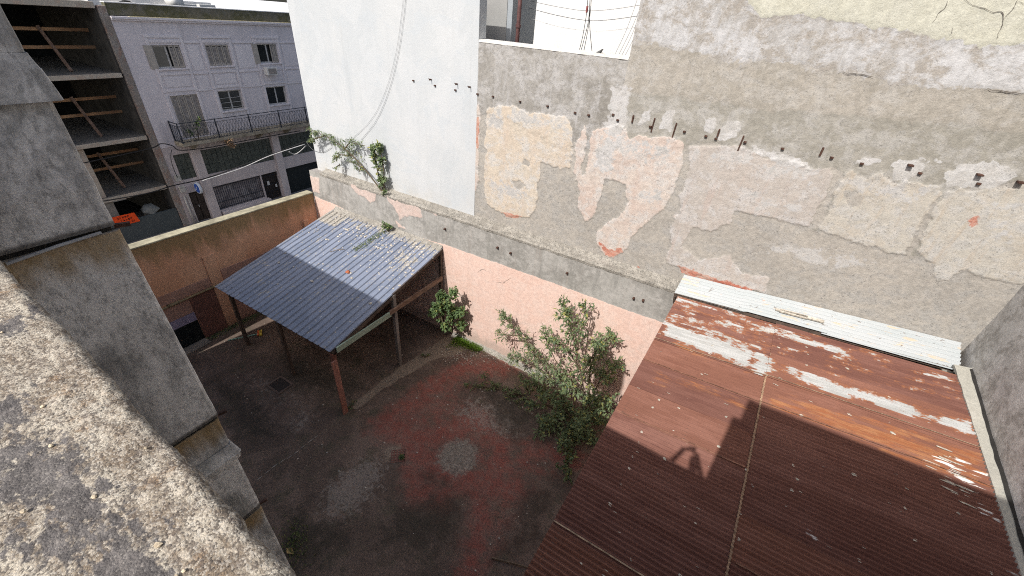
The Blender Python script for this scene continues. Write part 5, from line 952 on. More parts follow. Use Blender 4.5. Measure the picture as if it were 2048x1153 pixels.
# ================================================================== FLUE
fu = thing('flue', 'tall square cement flue with rust stained joints and moulded collars', 'chimney', (-2.76, .4, 0))
FX1, FX0, FY0 = -2.55, -2.97, .06
def flue_seg(name, z0, z1, y0b, y1b, o=0., ob=None):
    ob = o if ob is None else ob; n = 24; m_ = MB()
    for i in range(n + 1):
        k = i / n; z = z0 + (z1 - z0) * k; yy = y0b + (y1b - y0b) * k; e = ob + (o - ob) * k
        j = .003 * nz(0, 0, z, 9)
        m_.v += [(FX0 - e, FY0, z), (FX1 + e + j, FY0, z), (FX1 + e + j, yy + e - .02 + j, z), (FX1 + e - .008 + j, yy + e - .006 + j, z), (FX1 + e - .02 + j, yy + e + j, z), (FX0 - e, yy + e, z)]
    m_.f = [tuple(range(6))[::-1], tuple(range(n * 6, n * 6 + 6))] + [(i * 6 + k, i * 6 + (k + 1) % 6, (i + 1) * 6 + (k + 1) % 6, (i + 1) * 6 + k) for i in range(n) for k in range(6)]
    return m_.build(name, M_FLUE, fu, fix=True)
flue_seg('section', -.1, 6.91, .700, .690); flue_seg('section', 6.925, 7.59, .690, .686)
flue_seg('collar', 7.60, 7.655, .692, .69, .022, .016); flue_seg('collar', 7.656, 7.76, .69, .69, .0, .030); flue_seg('section', 7.765, 8.035, .690, .690, -.004)
flue_seg('section', 8.06, 9.485, .688, .652, .004); flue_seg('section', 9.51, 10.07, .650, .645)
flue_seg('collar', 10.075, 10.19, .648, .648, .010, .028); flue_seg('collar', 10.19, 10.245, .646, .646, -.004, .010); flue_seg('section', 10.246, 11.1, .643, .640, -.006)
m_ = MB()
m_.box(-3.36, -2.46, .0, .78, 11.14, 11.80); m_.build('cap', M_FLUE, fu, bev=.03)
m_ = MB(); m_.tube([(FX1 + .012, .25, 9.475), (FX1 + .014, .42, 9.492), (FX1 + .012, .58, 9.498)], .008, 5); m_.build('joint_wire', M_WIREW, fu)
for z_ in (9.497, 8.047, 6.917):
    m_ = MB(); m_.box(FX0 - .01, FX1 - .012, FY0 + .02, (.64 if z_ > 9 else .68) - .012, z_ - .02, z_ + .02); m_.build('joint', M_DARKGAP, fu)
    m_ = MB(); yj = .655 if z_ > 9 else .695; m_.bar((FX1 - .03, yj - .01, z_), (FX1 - .015, yj + .05, z_ - .004), .02, .018); m_.build('rusty_tie', M_IRON, fu)

# ================================================================== BUILDING UNDER THE CAMERA
ch = thing('roof_terrace_building', 'building with rough weathered concrete parapet in the near corner', 'building', (-5, -6, 0))
ye = lambda x: .058 - .05 * x
m_ = MB(); q = [(-14.6, ye(-14.6) - .05), (9, ye(9) - .05), (9, -12), (-14.6, -12)]
m_.hexa([(x, y, -1.2) for x, y in q][::-1] + [(x, y, 9.05) for x, y in q][::-1]); m_.build('wall', M_CONC, ch, fix=True)
m_ = MB(); q = [(-14.6, ye(-14.6) - .06), (9, ye(9) - .06), (9, ye(9) - .30), (-14.6, ye(-14.6) - .30)]
m_.hexa([(x, y, 9.05) for x, y in q][::-1] + [(x, y, 9.86) for x, y in q][::-1]); m_.build('parapet', M_CONC, ch, fix=True)
# near stretch of coping: fine rough mesh
X0, X1, NU = -1.9, .30, 560; crossv = [(-.075, -.02), (-.035, -.008), (-.012, 0)] 
NVv = 84; m_ = MB(); PT = []
TAR_SHADOW_P = [([(0, 240), (330, 240), (440, 310), (520, 450), (720, 600), (870, 720), (760, 770), (680, 730), (600, 860), (560, 960), (430, 1020), (270, 960), (220, 850), (150, 780), (200, 690), (0, 640)], zm(0, 800, 3.2675)),
        ([(880, 800), (1080, 850), (1100, 980), (1200, 1100), (1180, 1300), (600, 1300), (500, 1050), (800, 1000), (960, 960)], zm(0, 800, 3.2675)), ([(-200, 950), (150, 890), (240, 900), (240, 940), (150, 1000), (130, 1100), (-200, 1153)], zm(0, 540, 3.603)),
        ([(-100, 690), (0, 652), (62, 614), (70, 626), (0, 676), (-100, 712)], None)]  # last outline is a cast shadow strip, painted along with the tar
for i in range(NU + 1):
    x = X0 + (X1 - X0) * i / NU; e = ye(x) + .004 * nz(x, 0, 0, 4) + .002 * nz(x, 0, 0, 22)
    for j in range(NVv + 1):
        if j < 8: y = e - .002 * (1 - j / 8) ; z = 9.86 + .125 * (j / 8)
        elif j < 14: k = (j - 8) / 6; y = e - .018 * (1 - math.cos(k * math.pi / 2)); z = 9.985 + .015 * math.sin(k * math.pi / 2)
        else: k = (j - 14) / (NVv - 14); y = e - .018 - .34 * k; z = 10.0 - .006 * k
        q = V((x, y, z))
        hgt = .0022 * mnoise.noise(q * 14) + .0018 * mnoise.noise(q * 40) + .0011 * mnoise.noise(q * 110) + .0007 * mnoise.noise(q * 230)
        edge = 1 + .6 * math.exp(-((y - e) / .05) ** 2)
        if j < 14: y += hgt * edge * .8
        if j >= 8: z += hgt * edge
        PT.append((x, y, z))
m_.v = PT; m_.f = [(i * (NVv + 1) + j, i * (NVv + 1) + j + 1, (i + 1) * (NVv + 1) + j + 1, (i + 1) * (NVv + 1) + j) for i in range(NU) for j in range(NVv)]
Q = np.array([(p[0], p[1]) for p in PT]); tar_shadow_v = np.zeros(len(Q))
for L, cv in TAR_SHADOW_P:
    PL = [tuple(onZ(*(cv(p) if cv else p), 10.0)[:2]) for p in L]; tar_shadow_v = np.maximum(tar_shadow_v, sstep(poly_sd(Q, PL), .035) * (.95 if cv is None else .92))
m_.build('coping', M_COPING, ch, smooth=True, attrs={'tar': tar_shadow_v}, fix=True)
# the rest of the coping
for (xa, xb) in ((-14.6, X0), (X1, 9)):
    m_ = MB(); n_ = 60
    for i in range(n_ + 1):
        x = xa + (xb - xa) * i / n_; e = ye(x) + .01 * nz(x, 0, 0, 3)
        m_.v += [(x, e, 9.86), (x, e, 9.985), (x, e - .02, 10.0), (x, e - .35, 9.994), (x, e - .35, 9.86)]
    m_.f = [(i * 5 + k, i * 5 + k + 1, (i + 1) * 5 + k + 1, (i + 1) * 5 + k) for i in range(n_) for k in range(4)]; m_.build('coping', M_COPING, ch, fix=True)
# pebbles in the coping
random.seed(31)
peb = plain('coping_pebble', (.56, .47, .34), .7, 0, .3, 90)
m_ = MB()
for i in range(34):
    x = random.uniform(-1.5, .1); y = ye(x) - .02 - abs(random.gauss(0, .07)); r = random.choice((.0014, .002, .0026)) if i > 5 else .0036; m_.blob((x, y, 10.0 + r * .2), r, i, (1.3, 1, .7), .25)
m_.build('aggregate', peb, ch, kind='stuff')
m_ = MB(); m_.box(.46, 8.5, -4, -.06, 9.05, 12.36); m_.build('stair_head', M_WHITE, ch); m_ = MB(); m_.box(.34, .459, -.9, -.06, 9.05, 11.74); m_.build('stair_buttress', M_WHITE, ch)

# photographer at the parapet (throws the shadow on the rusty roof)
pe = thing('person', 'person in dark clothes at the parapet holding up a phone, seen as a shadow', 'person', (.12, -.62, 9.05))
def skin(name, pts, edges, root, mat, par):
    me = bpy.data.meshes.new(name); me.from_pydata([p[0] for p in pts], edges, []); o = bpy.data.objects.new(name, me); COL.objects.link(o); me.materials.append(mat); child(o, par)
    md = o.modifiers.new('skin', 'SKIN')
    for v_, p in zip(me.skin_vertices[0].data, pts): v_.radius = p[1]; v_.use_root = False
    me.skin_vertices[0].data[root].use_root = True
    sb = o.modifiers.new('sub', 'SUBSURF'); sb.levels = 1; sb.render_levels = 2; return o
bp = [((.13, -.64, 9.84), (.15, .10)), ((.12, -.60, 10.07), (.13, .09)), ((.10, -.51, 10.30), (.15, .10)), ((.09, -.43, 10.455), (.06, .06)), ((.08, -.37, 10.57), (.08, .09)), ((.075, -.35, 10.66), (.075, .085)),
      ((-.08, -.48, 10.36), (.06, .06)), ((-.245, -.30, 10.17), (.05, .05)), ((-.12, -.10, 10.42), (.04, .04)), ((-.088, -.035, 10.495), (.045, .05)),
      ((.28, -.48, 10.36), (.06, .06)), ((.29, -.28, 10.24), (.05, .05)), ((.14, -.10, 10.43), (.04, .04)), ((.088, -.035, 10.495), (.045, .05)),
      ((.05, -.64, 9.74), (.09, .09)), ((.03, -.60, 9.46), (.07, .07)), ((.02, -.64, 9.14), (.05, .05)), ((.02, -.54, 9.09), (.045, .035)), ((.22, -.66, 9.74), (.09, .09)), ((.24, -.62, 9.46), (.07, .07)), ((.25, -.66, 9.14), (.05, .05)), ((.25, -.56, 9.09), (.045, .035))]
skin('body', bp, [(0, 1), (1, 2), (2, 3), (3, 4), (4, 5), (2, 6), (6, 7), (7, 8), (8, 9), (2, 10), (10, 11), (11, 12), (12, 13), (0, 14), (14, 15), (15, 16), (16, 17), (0, 18), (18, 19), (19, 20), (20, 21)], 0, M_CLOTH, pe)
m_ = MB(); m_.blob((.075, -.375, 10.67), .115, 3, (1, 1.05, 1), .06); hr = m_.build('hair', M_HAIR, pe, smooth=True); hr.modifiers.new('s', 'SUBSURF').levels = 2
for sx in (-1, 1):
    for k in range(4):
        m_ = MB(); bpnt = V((sx * .075, -.045, 10.49 + .014 * (k - 1.5))); m_.tube([bpnt, bpnt + V((-sx * .02, .018, .012)), bpnt + V((-sx * .045, .022, .016))], [.008, .008, .006], 6); m_.build('finger', M_SKIN, pe, smooth=True)
    m_ = MB(); bpnt = V((sx * .07, -.05, 10.47)); m_.tube([bpnt, bpnt + V((-sx * .03, -.006, .02)), bpnt + V((-sx * .05, -.004, .035))], [.010, .009, .007], 6); m_.build('thumb', M_SKIN, pe, smooth=True)
rtv, dnv, fwv = V(rt), V(dn), V(fw); c_ = V((0, 0, CAMZ)) - fwv * .018 + dnv * .0
m_ = MB(); hw, hh = .075, .036; m_.hexa([c_ - rtv * hw + dnv * hh - fwv * .008, c_ + rtv * hw + dnv * hh - fwv * .008, c_ + rtv * hw + dnv * hh, c_ - rtv * hw + dnv * hh, c_ - rtv * hw - dnv * hh - fwv * .008, c_ + rtv * hw - dnv * hh - fwv * .008, c_ + rtv * hw - dnv * hh, c_ - rtv * hw - dnv * hh])
tag(m_.build('phone', plain('black_phone', (.02, .02, .022), .3), bev=.003, fix=True), 'black phone held up by the person at the parapet', 'phone')

# ================================================================== STREET: LILAC BUILDING
XB = -27.0
lb = thing('lilac_building', 'lilac three storey building with long iron balcony across the street', 'building', (XB, 15, -1.1))
YL0, YL1 = 10.02, 24.0
WIN = [(11.25, 12.5, 7.03, 8.06, 'ul'), (13.72, 14.94, 7.06, 8.08, 'um'), (16.62, 17.83, 7.10, 8.12, 'ur'), (11.28, 12.62, 3.62, 5.76, 'll'), (13.7, 15.0, 4.74, 5.80, 'lm'), (16.56, 17.86, 4.76, 5.80, 'lr'), (19.4, 20.6, 7.1, 8.12, 'x'), (19.4, 20.6, 4.76, 5.8, 'x')]
# wall as strips between openings (openings are real holes .25 deep)
def facade(zs0, zs1, holes, x0, x1, mat, par, ya, yb_):
    zs = sorted({zs0, zs1} | {h[2] for h in holes if zs0 < h[2] < zs1} | {h[3] for h in holes if zs0 < h[3] < zs1}); m_ = MB()
    for a, b in zip(zs[:-1], zs[1:]):
        cuts = sorted((h[0], h[1]) for h in holes if h[2] < b - 1e-4 and h[3] > a + 1e-4); y = ya
        for c0_, c1_ in cuts:
            if c0_ > y: m_.box(x0, x1, y, c0_, a, b)
            y = max(y, c1_)
        if y < yb_: m_.box(x0, x1, y, yb_, a, b)
    return m_.build('wall', mat, par)
facade(3.3, 9.05, WIN, XB - .3, XB, M_LILAC, lb, YL0, YL1)
m_ = MB(); m_.box(XB - 8, XB - .31, YL0, YL1, -1.1, 9.0); m_.build('rear_mass', M_INNER, lb)
def shutter(par, y0, y1, z0, z1, x, nleaf, mat=M_SHUTD):
    w = (y1 - y0) / nleaf
    for k in range(nleaf):
        a = y0 + w * k + .012; b = y0 + w * (k + 1) - .012; m_ = MB(); m_.box(x - .02, x + .02, a, a + .05, z0, z1); m_.box(x - .02, x + .02, b - .05, b, z0, z1); m_.box(x - .02, x + .02, a + .05, b - .05, z1 - .07, z1); m_.box(x - .02, x + .02, a + .05, b - .05, z0, z0 + .07)
        sh = m_.build('shutter', M_SHUT, par); m_ = MB(); n_ = int((z1 - z0 - .14) / .06)
        for j in range(n_): zz_ = z0 + .07 + .06 * j; m_.hexa([(x - .015, a + .05, zz_), (x + .01, a + .05, zz_ + .0), (x + .01, b - .05, zz_), (x - .015, b - .05, zz_), (x - .015, a + .05, zz_ + .045), (x + .0, a + .05, zz_ + .05), (x + .0, b - .05, zz_ + .05), (x - .015, b - .05, zz_ + .045)])
        m_.build('louvres', mat, sh)
for (y0, y1, z0, z1, k) in WIN:
    m_ = MB(); x = XB - .16; m_.box(x - .03, x + .03, y0, y1, z0, z0 + .07); m_.box(x - .03, x + .03, y0, y1, z1 - .07, z1); m_.box(x - .03, x + .03, y0, y0 + .07, z0 + .07, z1 - .07); m_.box(x - .03, x + .03, y1 - .07, y1, z0 + .07, z1 - .07); m_.box(x - .028, x + .028, (y0 + y1) / 2 - .04, (y0 + y1) / 2 + .04, z0 + .07, z1 - .07)
    w_ = m_.build('window', M_FRAME, lb)
    for s_ in (0, 1):
        m_ = MB(); ya_ = y0 + .07 if s_ == 0 else (y0 + y1) / 2 + .04; yb2 = (y0 + y1) / 2 - .04 if s_ == 0 else y1 - .07; m_.box(x - .012, x + .012, ya_, yb2, z0 + .07, z1 - .07); m_.build('pane', M_DGLASS, w_)
    m_ = MB(); m_.box(XB - .02, XB + .07, y0 - .08, y1 + .08, z0 - .07, z0 - .005); m_.build('sill', M_MOULD, w_)
    if k in ('um', 'll'): shutter(lb, y0 + .01, y1 - .01, z0 + .01, z1 - .01, XB - .06, 4)
    if k == 'ul':
        shutter(lb, y0 + .72, y1 - .01, z0 + .01, z1 - .01, XB - .05, 2); m_ = MB(); m_.box(XB + .01, XB + .04, y0 - .36, y0 - .02, z0, z1); m_.build('shutter', M_SHUT, lb)
    if k == 'ur':
        shutter(lb, y1 - .42, y1 - .01, z0 + .01, z1 - .01, XB - .05, 2); m_ = MB(); m_.box(XB + .01, XB + .04, y0 - .34, y0 - .02, z0, z1); m_.build('shutter', M_SHUT, lb)
    if k == 'lm':
        m_ = MB()
        for zz_ in (4.9, 5.15, 5.4): m_.box(XB - .09, XB - .07, y0, y1, zz_, zz_ + .02)
        m_.build('window_bar', M_FRAME, w_)
# raised mouldings
def mould(y0, y1, z0, z1, d=.035): m_ = MB(); m_.box(XB, XB + d, y0, y1, z0, z1); m_.build('moulding', M_MOULD, lb, bev=.008)
for (a, b) in ((11.05, 12.72), (13.5, 15.16), (16.4, 18.06), (19.2, 20.8)):
    mould(a, a + .14, 5.9, 8.38); mould(b - .14, b, 5.9, 8.38); mould(a, b, 8.381, 8.50, .05); mould(a + .14, b - .14, 8.17, 8.30, .045); mould(a + .14, b - .14, 6.72, 6.84); mould(a + .14, b - .14, 5.95, 6.06); mould(a, a + .14, 4.3, 5.86); mould(b - .14, b, 4.3, 5.86)
    mould(a + .25, b - .25, 6.16, 6.62, .02)
for (a, b) in ((12.74, 13.48), (15.18, 16.38), (18.08, 19.18)):
    mould(a, b, 8.14, 8.24); mould(a, b, 6.70, 6.80); mould(a, b, 5.88, 5.97); mould(a + .1, b - .1, 6.9, 8.04, .018); mould(a + .1, b - .1, 5.98, 6.6, .018)
m_ = MB(); m_.box(XB - .3, XB + .10, YL0, YL1, 9.05, 9.12); m_.box(XB - .3, XB + .16, YL0, YL1, 9.121, 9.22); m_.build('cornice', M_MOULD, lb, bev=.01)
m_ = MB(); m_.box(XB - .1, XB + .155, YL0 + .7, YL1, 9.222, 9.235); m_.build('cornice_top', M_SUNTOP, lb)
m_ = MB(); m_.box(XB - .35, XB - .02, YL0, YL1, 9.237, 9.72); m_.build('roof_parapet', M_OLIVE, lb, bev=.02)
m_ = MB(); m_.box(XB - .40, XB + .0, YL0, YL1, 9.722, 9.76); m_.build('parapet_coping', M_BGWHITE, lb)
# balcony
XF = XB + .85
bal = MB(); YB0, YB1 = 10.75, 21.0
n_ = 40
for i in range(n_):
    a = YB0 + (YB1 - YB0) * i / n_; b = YB0 + (YB1 - YB0) * (i + 1) / n_; bal.hexa([(XB + .002, a, 3.36 + .02 * nz(a, 0, 0, 4)), (XF + .04 * nz(a, 0, 0, 3), a, 3.42 + .03 * nz(a, 2, 0, 4)), (XF + .04 * nz(b, 0, 0, 3), b, 3.42 + .03 * nz(b, 2, 0, 4)), (XB + .002, b, 3.36 + .02 * nz(b, 0, 0, 4)), (XB + .002, a, 3.58), (XF, a, 3.58), (XF, b, 3.58), (XB + .002, b, 3.58)])
balo = bal.build('balcony', M_BALC, lb)
m_ = MB()
for y in np.arange(11.4, 21, 1.9): m_.hexa([(XB + .002, y, 3.0), (XB + .12, y, 3.0), (XB + .12, y + .16, 3.0), (XB + .002, y + .16, 3.0), (XB + .002, y, 3.36), (XF - .1, y, 3.40), (XF - .1, y + .16, 3.40), (XB + .002, y + .16, 3.36)])
m_.build('bracket', M_BALC, balo)
def railing(a, b, nm):
    a, b = V(a), V(b); L = (b - a).length; d = (b - a) / L; m_ = MB(); n_ = max(2, int(L / .17)); up_ = V((0, 0, 1))
    m_.bar(a + up_ * 1.0, b + up_ * 1.0, .05, .03); m_.bar(a + up_ * .06, b + up_ * .06, .03, .02); m_.bar(a + up_ * .86, b + up_ * .86, .02, .015); m_.bar(a + up_ * .26, b + up_ * .26, .02, .015)
    for i in range(n_ + 1):
        p = a + d * (L * i / n_)
        if i % 11 == 0: m_.bar(p, p + up_ * 1.04, .045, .045)
        c = p + d * (L / n_ / 2)
        if i < n_:
            for s_ in (-1, 1):
                m_.tube([c + up_ * .26, c + d * (s_ * .075) + up_ * .45, c + d * (s_ * .05) + up_ * .66, c + d * (s_ * .015) + up_ * .86], .010, 4, False)
            m_.tube([c + up_ * .06, c + d * .05 + up_ * .16, c + up_ * .26], .008, 4, False); m_.tube([c + up_ * .06, c - d * .05 + up_ * .16, c + up_ * .26], .008, 4, False)
    m_.build(nm, M_RAIL, balo)
railing((XF - .04, YB0 + .05, 3.58), (XF - .04, YB1, 3.58), 'railing'); railing((XB + .03, YB0 + .05, 3.58), (XF - .07, YB0 + .05, 3.58), 'railing')
# ground floor
GF = [(10.45, 11.27, 1.46, 2.86), (11.83, 16.06, 1.46, 2.86), (16.62, 20.5, 1.46, 2.86), (10.52, 11.27, -1.1, .70), (11.83, 14.82, -.80, .70), (14.9, 16.02, -1.1, .70), (16.62, 20.5, -1.1, .70)]
facade(-1.1, 3.3, GF, XB - .3, XB - .02, M_LILAC2, lb, YL0, YL1)
for (a, b) in ((11.30, 11.80), (16.09, 16.58)):
    m_ = MB(); m_.box(XB - .019, XB + .12, a, b, -1.1, 3.2); m_.build('pier', M_LILAC2, lb, bev=.01)
gbm = None
for (y0, y1, z0, z1) in GF[:3]:
    nc = int(round((y1 - y0) / .285)); nr = 5; w = (y1 - y0) / nc; hh_ = (z1 - z0) / nr; m_ = MB(); m_.box(XB - .18, XB - .12, y0, y1, z0, z1); gp = m_.build('glass_block_panel', M_GROUT, lb)
    me = bpy.data.meshes.new('glass_block'); t_ = MB(); t_.hexa([(-.03, -w / 2 + .012, -hh_ / 2 + .012), (.02, -w / 2 + .025, -hh_ / 2 + .025), (.02, w / 2 - .025, -hh_ / 2 + .025), (-.03, w / 2 - .012, -hh_ / 2 + .012), (-.03, -w / 2 + .012, hh_ / 2 - .012), (.02, -w / 2 + .025, hh_ / 2 - .025), (.02, w / 2 - .025, hh_ / 2 - .025), (-.03, w / 2 - .012, hh_ / 2 - .012)]); me.from_pydata(t_.v, [], t_.f); me.materials.append(M_GBLOCK)
    for i in range(nc):
        for j in range(nr):
            o = bpy.data.objects.new('glass_block', me); COL.objects.link(o); o.location = (XB - .10, y0 + w * (i + .5), z0 + hh_ * (j + .5)); child(o, gp)
m_ = MB(); m_.box(XB - .16, XB - .12, 10.52, 10.885, -1.1, .70); m_.box(XB - .16, XB - .12, 10.905, 11.27, -1.1, .70); dd = m_.build('door', M_DOORB, lb)
m_ = MB(); m_.box(XB - .115, XB - .09, 10.56, 10.86, -.9, -.1); m_.box(XB - .115, XB - .09, 10.93, 11.23, -.9, -.1); m_.box(XB - .115, XB - .09, 10.56, 10.86, .0, .6); m_.box(XB - .115, XB - .09, 10.93, 11.23, .0, .6); m_.build('door_panel', M_DOORB, dd)
m_ = MB(); m_.box(XB - .12, XB - .06, 10.84, 10.87, -.25, -.12); m_.build('handle', M_PLAST, dd)
m_ = MB(); m_.box(XB - .24, XB - .20, 11.83, 14.82, -.80, .70); shp = m_.build('shop_panel', M_PATCHW, lb)
m_ = MB()
for k in range(24): y = 11.9 + 2.86 * k / 23; m_.box(XB - .10, XB - .08, y, y + .022, -.78, .68)
for zz_ in (-.72, -.35, .6): m_.box(XB - .105, XB - .075, 11.85, 14.80, zz_, zz_ + .03)
m_.build('grille', M_RAIL, shp)
m_ = MB(); m_.box(XB - .02, XB + .30, 11.9, 15.0, -1.1, -.86); m_.build('step', M_LILAC2, lb, bev=.02)
m_ = MB(); m_.box(XB - .24, XB - .20, 14.9, 16.02, -1.1, .70); gd = m_.build('door', M_DOORB, lb); m_ = MB()
for k in range(9): y = 14.98 + .97 * k / 8; m_.box(XB - .12, XB - .10, y, y + .02, -1.05, .66)
for zz_ in (-.55, -.1, .5): m_.box(XB - .125, XB - .095, 14.92, 16.0, zz_, zz_ + .025)
m_.build('grille', M_RAIL, gd); m_ = MB(); m_.box(XB - .094, XB - .088, 15.2, 15.36, -.1, .18); m_.box(XB - .094, XB - .088, 15.72, 15.84, -.35, -.15); m_.build('notice', M_PLAST, gd)
m_ = MB(); m_.box(XB - .22, XB - .18, 16.62, 20.5, -1.1, .70); m_.build('dark_opening', M_GATE_SHADE, lb)  # dark sheet painted in for the shade of an open bay
# facade fittings
ac = thing('air_conditioner', 'white window air conditioner on the lilac facade', 'air conditioner', (XB + .1, 17.2, 6.3)); q = onX(544, 143, XB + .3)
m_ = MB(); m_.box(XB + .001, XB + .36, q.y - .33, q.y + .33, q.z - .21, q.z + .21); m_.build('case', M_PLAST, ac, bev=.015); m_ = MB(); m_.box(XB + .361, XB + .37, q.y - .25, q.y + .25, q.z - .15, q.z + .15); m_.build('grille', M_SHUTD, ac)
q = onX(395, 376, XB + .3); rsn = thing('round_sign', 'round blue and white projecting sign beside the brown door', 'sign', (XB + .3, q.y, q.z))
m_ = MB(); m_.lathe((XB + .38, q.y + .06, q.z), (0, -1, 0), [(.30, 0), (.32, .03), (.32, .10), (.30, .13)], 24); m_.build('case', M_SIGNW, rsn, smooth=False); m_ = MB(); m_.lathe((XB + .38, q.y - .075, q.z), (0, -1, 0), [(.26, 0), (.25, .006)], 24); m_.build('face', M_BLUE, rsn); m_ = MB(); m_.bar((XB - .02, q.y, q.z), (XB + .1, q.y, q.z), .04, .04); m_.build('arm', M_IRON, rsn)
m_ = MB(); m_.bar((XB + .34, q.y - .086, q.z - .08), (XB + .42, q.y - .086, q.z + .10), .03, .05, (0, 1, 0)); m_.build('emblem', M_SIGNW, rsn)
for i, dy_ in enumerate((0, .16)):
    a = onX(358 + 2, 372, XB + .1); m_ = MB(); m_.tube([(XB + .08, 10.22 + dy_, .62), (XB + .08, 10.24 + dy_, -1.1)], .05 if i == 0 else .035, 8); tag(m_.build('conduit', plain('pale_conduit', (.46, .44, .40), .6), smooth=True), ['thick pale conduit pipe up the lilac facade corner', 'thinner pale conduit pipe beside the brown door'][i], 'pipe', 'conduits on the lilac facade')
for i, (px, py) in enumerate(((356, 357), (365, 379))):
    q = onX(px, py, XB + .1); m_ = MB(); m_.box(XB + .001, XB + .16, q.y - .13, q.y + .13, q.z - .16, q.z + .16); tag(m_.build('meter_box', plain('meter_grey', (.47, .46, .42), .6), bev=.01), ['upper small grey meter box on the lilac facade corner', 'lower small grey meter box on top of the conduits'][i], 'meter box', 'meter boxes on the lilac facade')
q = onX(404, 269, XF); random.seed(41); shrub('balcony_plant', 'small yellow green pot plant behind the left end of balcony railing', (XF - .25, 11.5, 3.6), [([(XF - .25, 11.7, 3.6), (XF - .2, 11.8, 4.4), (XF - .1, 12.0, 4.75)], 1.3), ([(XF - .25, 11.6, 3.6), (XF - .2, 11.4, 4.0), (XF - .15, 11.3, 4.2)], 1.0)], M_LEAFB, 90, .10, .06, .16, .3, cat='plant', ymax=99)
random.seed(42); q = onX(458, 280, XF + .1); shrub('dead_vine', 'dry brown root tangle hanging from the balcony edge', (XF + .05, q.y, 3.4), [([(XF + .05, q.y, 3.45), (XF + .1, q.y + .1, 3.2), (XF + .08, q.y + .2, 3.0)], 1.5), ([(XF + .05, q.y - .2, 3.45), (XF + .1, q.y - .1, 3.3), (XF + .08, q.y, 3.1)], 1.5)], plain('dry_root', (.30, .19, .11), .9), 160, .14, .03, .12, .1, cat='plant', ymax=99)
# things on its roof and beyond
rbw = thing('far_white_building', 'broad flat white roofed building beyond the lilac roof parapet', 'building', (-37, 16, 0)); m_ = MB(); m_.box(-130, -36, -20, 90, -1, 9.35); m_.build('roof', M_BGWHITE, rbw)
for i, (px, py) in enumerate(((377, 14), (416, 15))):
    q = onX(px, py, -28.2); ac2 = thing('condenser_unit', ['left white condenser unit on the lilac building roof', 'right white condenser unit on the lilac building roof'][i], 'air conditioner', tuple(q), 'condensers on the lilac roof')
    m_ = MB(); m_.box(-28.5, -28.2, q.y - .42, q.y + .42, q.z - .6, q.z + .12); m_.build('case', M_PLAST, ac2, bev=.02); m_ = MB(); m_.lathe((-28.195, q.y + .06, q.z - .22), (1, 0, 0), [(.24, 0), (.22, .02)], 16); m_.build('fan', M_SHUTD, ac2)
q = onX(348, 3, -28.0); dsh = thing('satellite_dish', 'small white satellite dish on the lilac building roof', 'dish', tuple(q)); m_ = MB(); m_.lathe(tuple(q), (1, -.3, .3), [(.02, -.06), (.25, -.03), (.40, .04), (.41, .055)], 20); m_.build('dish', M_PLAST, dsh, smooth=True); m_ = MB(); m_.tube([tuple(q), (q.x - .1, q.y, q.z - .6)], .02, 6); m_.build('mast', M_IRON, dsh)
rx = MB(); 
q = onX(250, 8, -28.3); m_ = MB()
for i in range(15):
    for j in range(7):
        y = q.y - .9 + 3.0 * i / 14; m_.v.append((-28.9 + .12 * j, y, q.z - .55 + .28 * math.sin(y * 3.2 + j * .5) * (1 - .25 * i / 14) + .06 * j + .1))
m_.f = [(i * 7 + j, i * 7 + j + 1, (i + 1) * 7 + j + 1, (i + 1) * 7 + j) for i in range(14) for j in range(6)]
t = NT('tan_striped_canvas'); w_ = t.n('TexWave', {'Vector': t.vec((0, 1, .4)), 'Scale': 1.4}).outputs[1]; cM = t.out(t.mix(t.ramp(w_, .45, .55), (.66, .63, .58), (.44, .32, .19)), .85)
tag(m_.build('striped_awning', cM, smooth=True), 'rumpled tan and white striped awning on the lilac building roof', 'awning')
m_ = MB(); m_.box(-29.4, -28.6, YL0, 15.5, 9.1, 9.95); tag(m_.build('roof_upstand', M_BGWHITE), 'low white upstand behind the lilac roof parapet', 'wall')

# ---- concrete skeleton building
sk = thing('concrete_skeleton', 'unfinished open concrete frame building with timber guard rails', 'building', (XB, 7.5, -1.1))
SY0, SY1 = 1.0, 9.62
for (z, tk) in ((6.92, .2), (4.04, .2), (1.42, .22), (9.72, .25)):
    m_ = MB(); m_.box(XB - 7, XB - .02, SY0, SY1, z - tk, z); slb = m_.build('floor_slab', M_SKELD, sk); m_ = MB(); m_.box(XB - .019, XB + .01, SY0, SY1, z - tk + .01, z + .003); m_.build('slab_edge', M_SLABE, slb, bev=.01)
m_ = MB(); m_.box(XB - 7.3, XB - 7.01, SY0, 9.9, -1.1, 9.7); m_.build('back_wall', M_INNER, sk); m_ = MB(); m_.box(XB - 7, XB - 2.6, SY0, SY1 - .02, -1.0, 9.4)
m_ = MB(); m_.box(XB - 7, XB - .15, SY1, 10.0, -1.1, 9.55); m_.build('side_wall', plain('shade_dark_concrete', (.075, .070, .062), .95, 0, .3, 2), sk);  # side wall concrete darkened, interior shade put into its colour
m_ = MB(); m_.box(XB - .149, XB + .02, SY1 + .08, 10.015, -1.1, 9.6); m_.build('broken_pier', mottle('broken_brick_render', (.30, .265, .235), (.36, .33, .30), (.36, .23, .18), 1.1, 3, (1, 1, .6), .8, ((.12, .09, .07), .7, 9), 1.0, .03, off=70), sk, bev=.02)
for (yc, z0, z1) in ((6.9, 1.42, 3.82), (6.2, 4.04, 6.7), (5.6, 6.92, 9.45), (7.05, -1.1, 1.2)):
    m_ = MB(); m_.box(XB - .45, XB - .15, yc - .3, yc + .15, z0, z1); m_.build('column', M_SLABE if z0 == 1.42 else M_SKELC, sk, bev=.01)
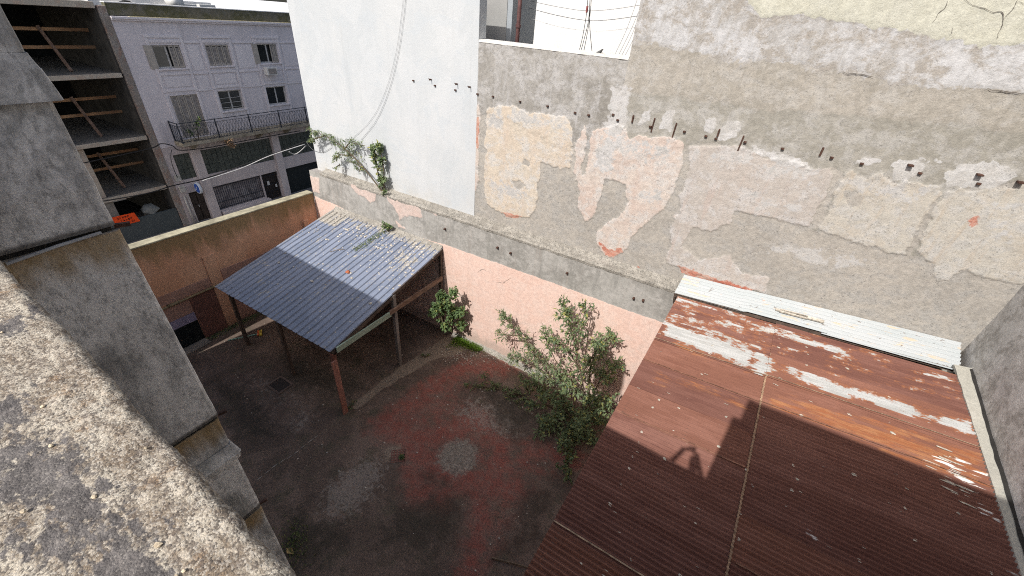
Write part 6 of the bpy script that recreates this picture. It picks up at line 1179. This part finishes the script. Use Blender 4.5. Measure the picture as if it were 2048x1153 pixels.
for z in (6.92, 4.04, 1.42):
    for hgt in (1.62, .92):
        m_ = MB(); m_.bar((XB - 1.7, 5.4, z + hgt + .02), (XB - 1.7, SY1, z + hgt), .05, .13); m_.build('guard_rail', M_TIMB, sk)
    m_ = MB(); m_.bar((XB - 1.68, 7.9, z + 1.75), (XB - .95, 8.15, z + .02), .10, .08); m_.build('rail_prop', M_WOOD_B, sk)
m_ = MB(); m_.box(XB - .22, XB - .02, 5, SY1 + .05, -1.1, .02); hd = tag(m_.build('hoarding', M_GBRICK), 'grey painted brick hoarding closing the skeleton ground floor', 'hoarding')
q0 = onX(226, 424, XB + .05); q1 = onX(262, 438, XB + .05)
sgn = thing('orange_sign', 'bright orange banner with dark lettering on the grey hoarding', 'sign', (XB + .05, 7.6, 0)); zs_ = onX(250, 430, XB + .05)
m_ = MB(); m_.hexa([(XB + .02, 6.5, -.06), (XB + .05, 6.5, -.06), (XB + .05, 7.86, -.10), (XB + .02, 7.86, -.10), (XB + .02, 6.5, .46), (XB + .05, 6.5, .46), (XB + .05, 7.76, .42), (XB + .02, 7.76, .42)]); m_.build('panel', M_ORSIGN, sgn)
random.seed(51); m_ = MB()
for r, (ya_, yb2) in enumerate(((7.0, 7.5), (7.1, 7.62), (7.0, 7.7))):
    y = ya_
    while y < yb2:
        z = .27 - .15 * r; m_.box(XB + .0505, XB + .054, y, y + .02, z, z + .10)
        if random.random() < .7: m_.box(XB + .0505, XB + .054, y + .021, y + .07, z + random.choice((0, .04)), z + random.choice((.06, .10)))
        y += .105
m_.build('lettering', M_SIGNINK, sgn)
m_ = MB(); m_.blob((XB - .5, 8.6, .2), .42, 8, (1, 1, .9), .2); tag(m_.build('rubble_sack', plain('pale_sack', (.22, .23, .22), .9)), 'pale sack behind the hoarding beside the orange banner', 'sack')
# street cables
def SX(px, py, x): return onX(px, py, x)
wire('street_cable', 'lower black street cable running past the skeleton and lilac fronts', [SX(150, 412, -26), SX(290, 388, -26), SX(345, 372, -26), SX(412, 357, -26), SX(480, 333, -25.5), SX(553, 306, -25), SX(612, 283, -24.5)], .03, M_BLACK)
wire('street_cable', 'upper black street cable along the balcony underside', [SX(150, 330, -26.3), SX(295, 299, -26.3), SX(322, 288, -26.3), SX(345, 292, -26.3), SX(362, 301, -26.3), SX(420, 295, -26.3), SX(500, 280, -26.3), SX(600, 262, -26.3)], .025, M_BLACK)
wire('street_cable', 'pale street cable rising to the white building corner', [SX(405, 362, -25.5), SX(480, 338, -25), SX(540, 312, -24), SX(610, 289, -23)], .028, M_WIREW)
wire('street_cable', 'slack pale cable end near the white building corner', [SX(578, 304, -24), SX(588, 309, -24), SX(598, 305, -23.7), SX(612, 292, -23)], .03, M_WIREW)
wire('street_cable', 'thin cable dropping down the lilac facade corner', [SX(343, 300, -26.8), SX(342, 320, -26.8), SX(350, 345, -26.8), SX(356, 356, -26.8)], .016, M_BLACK)
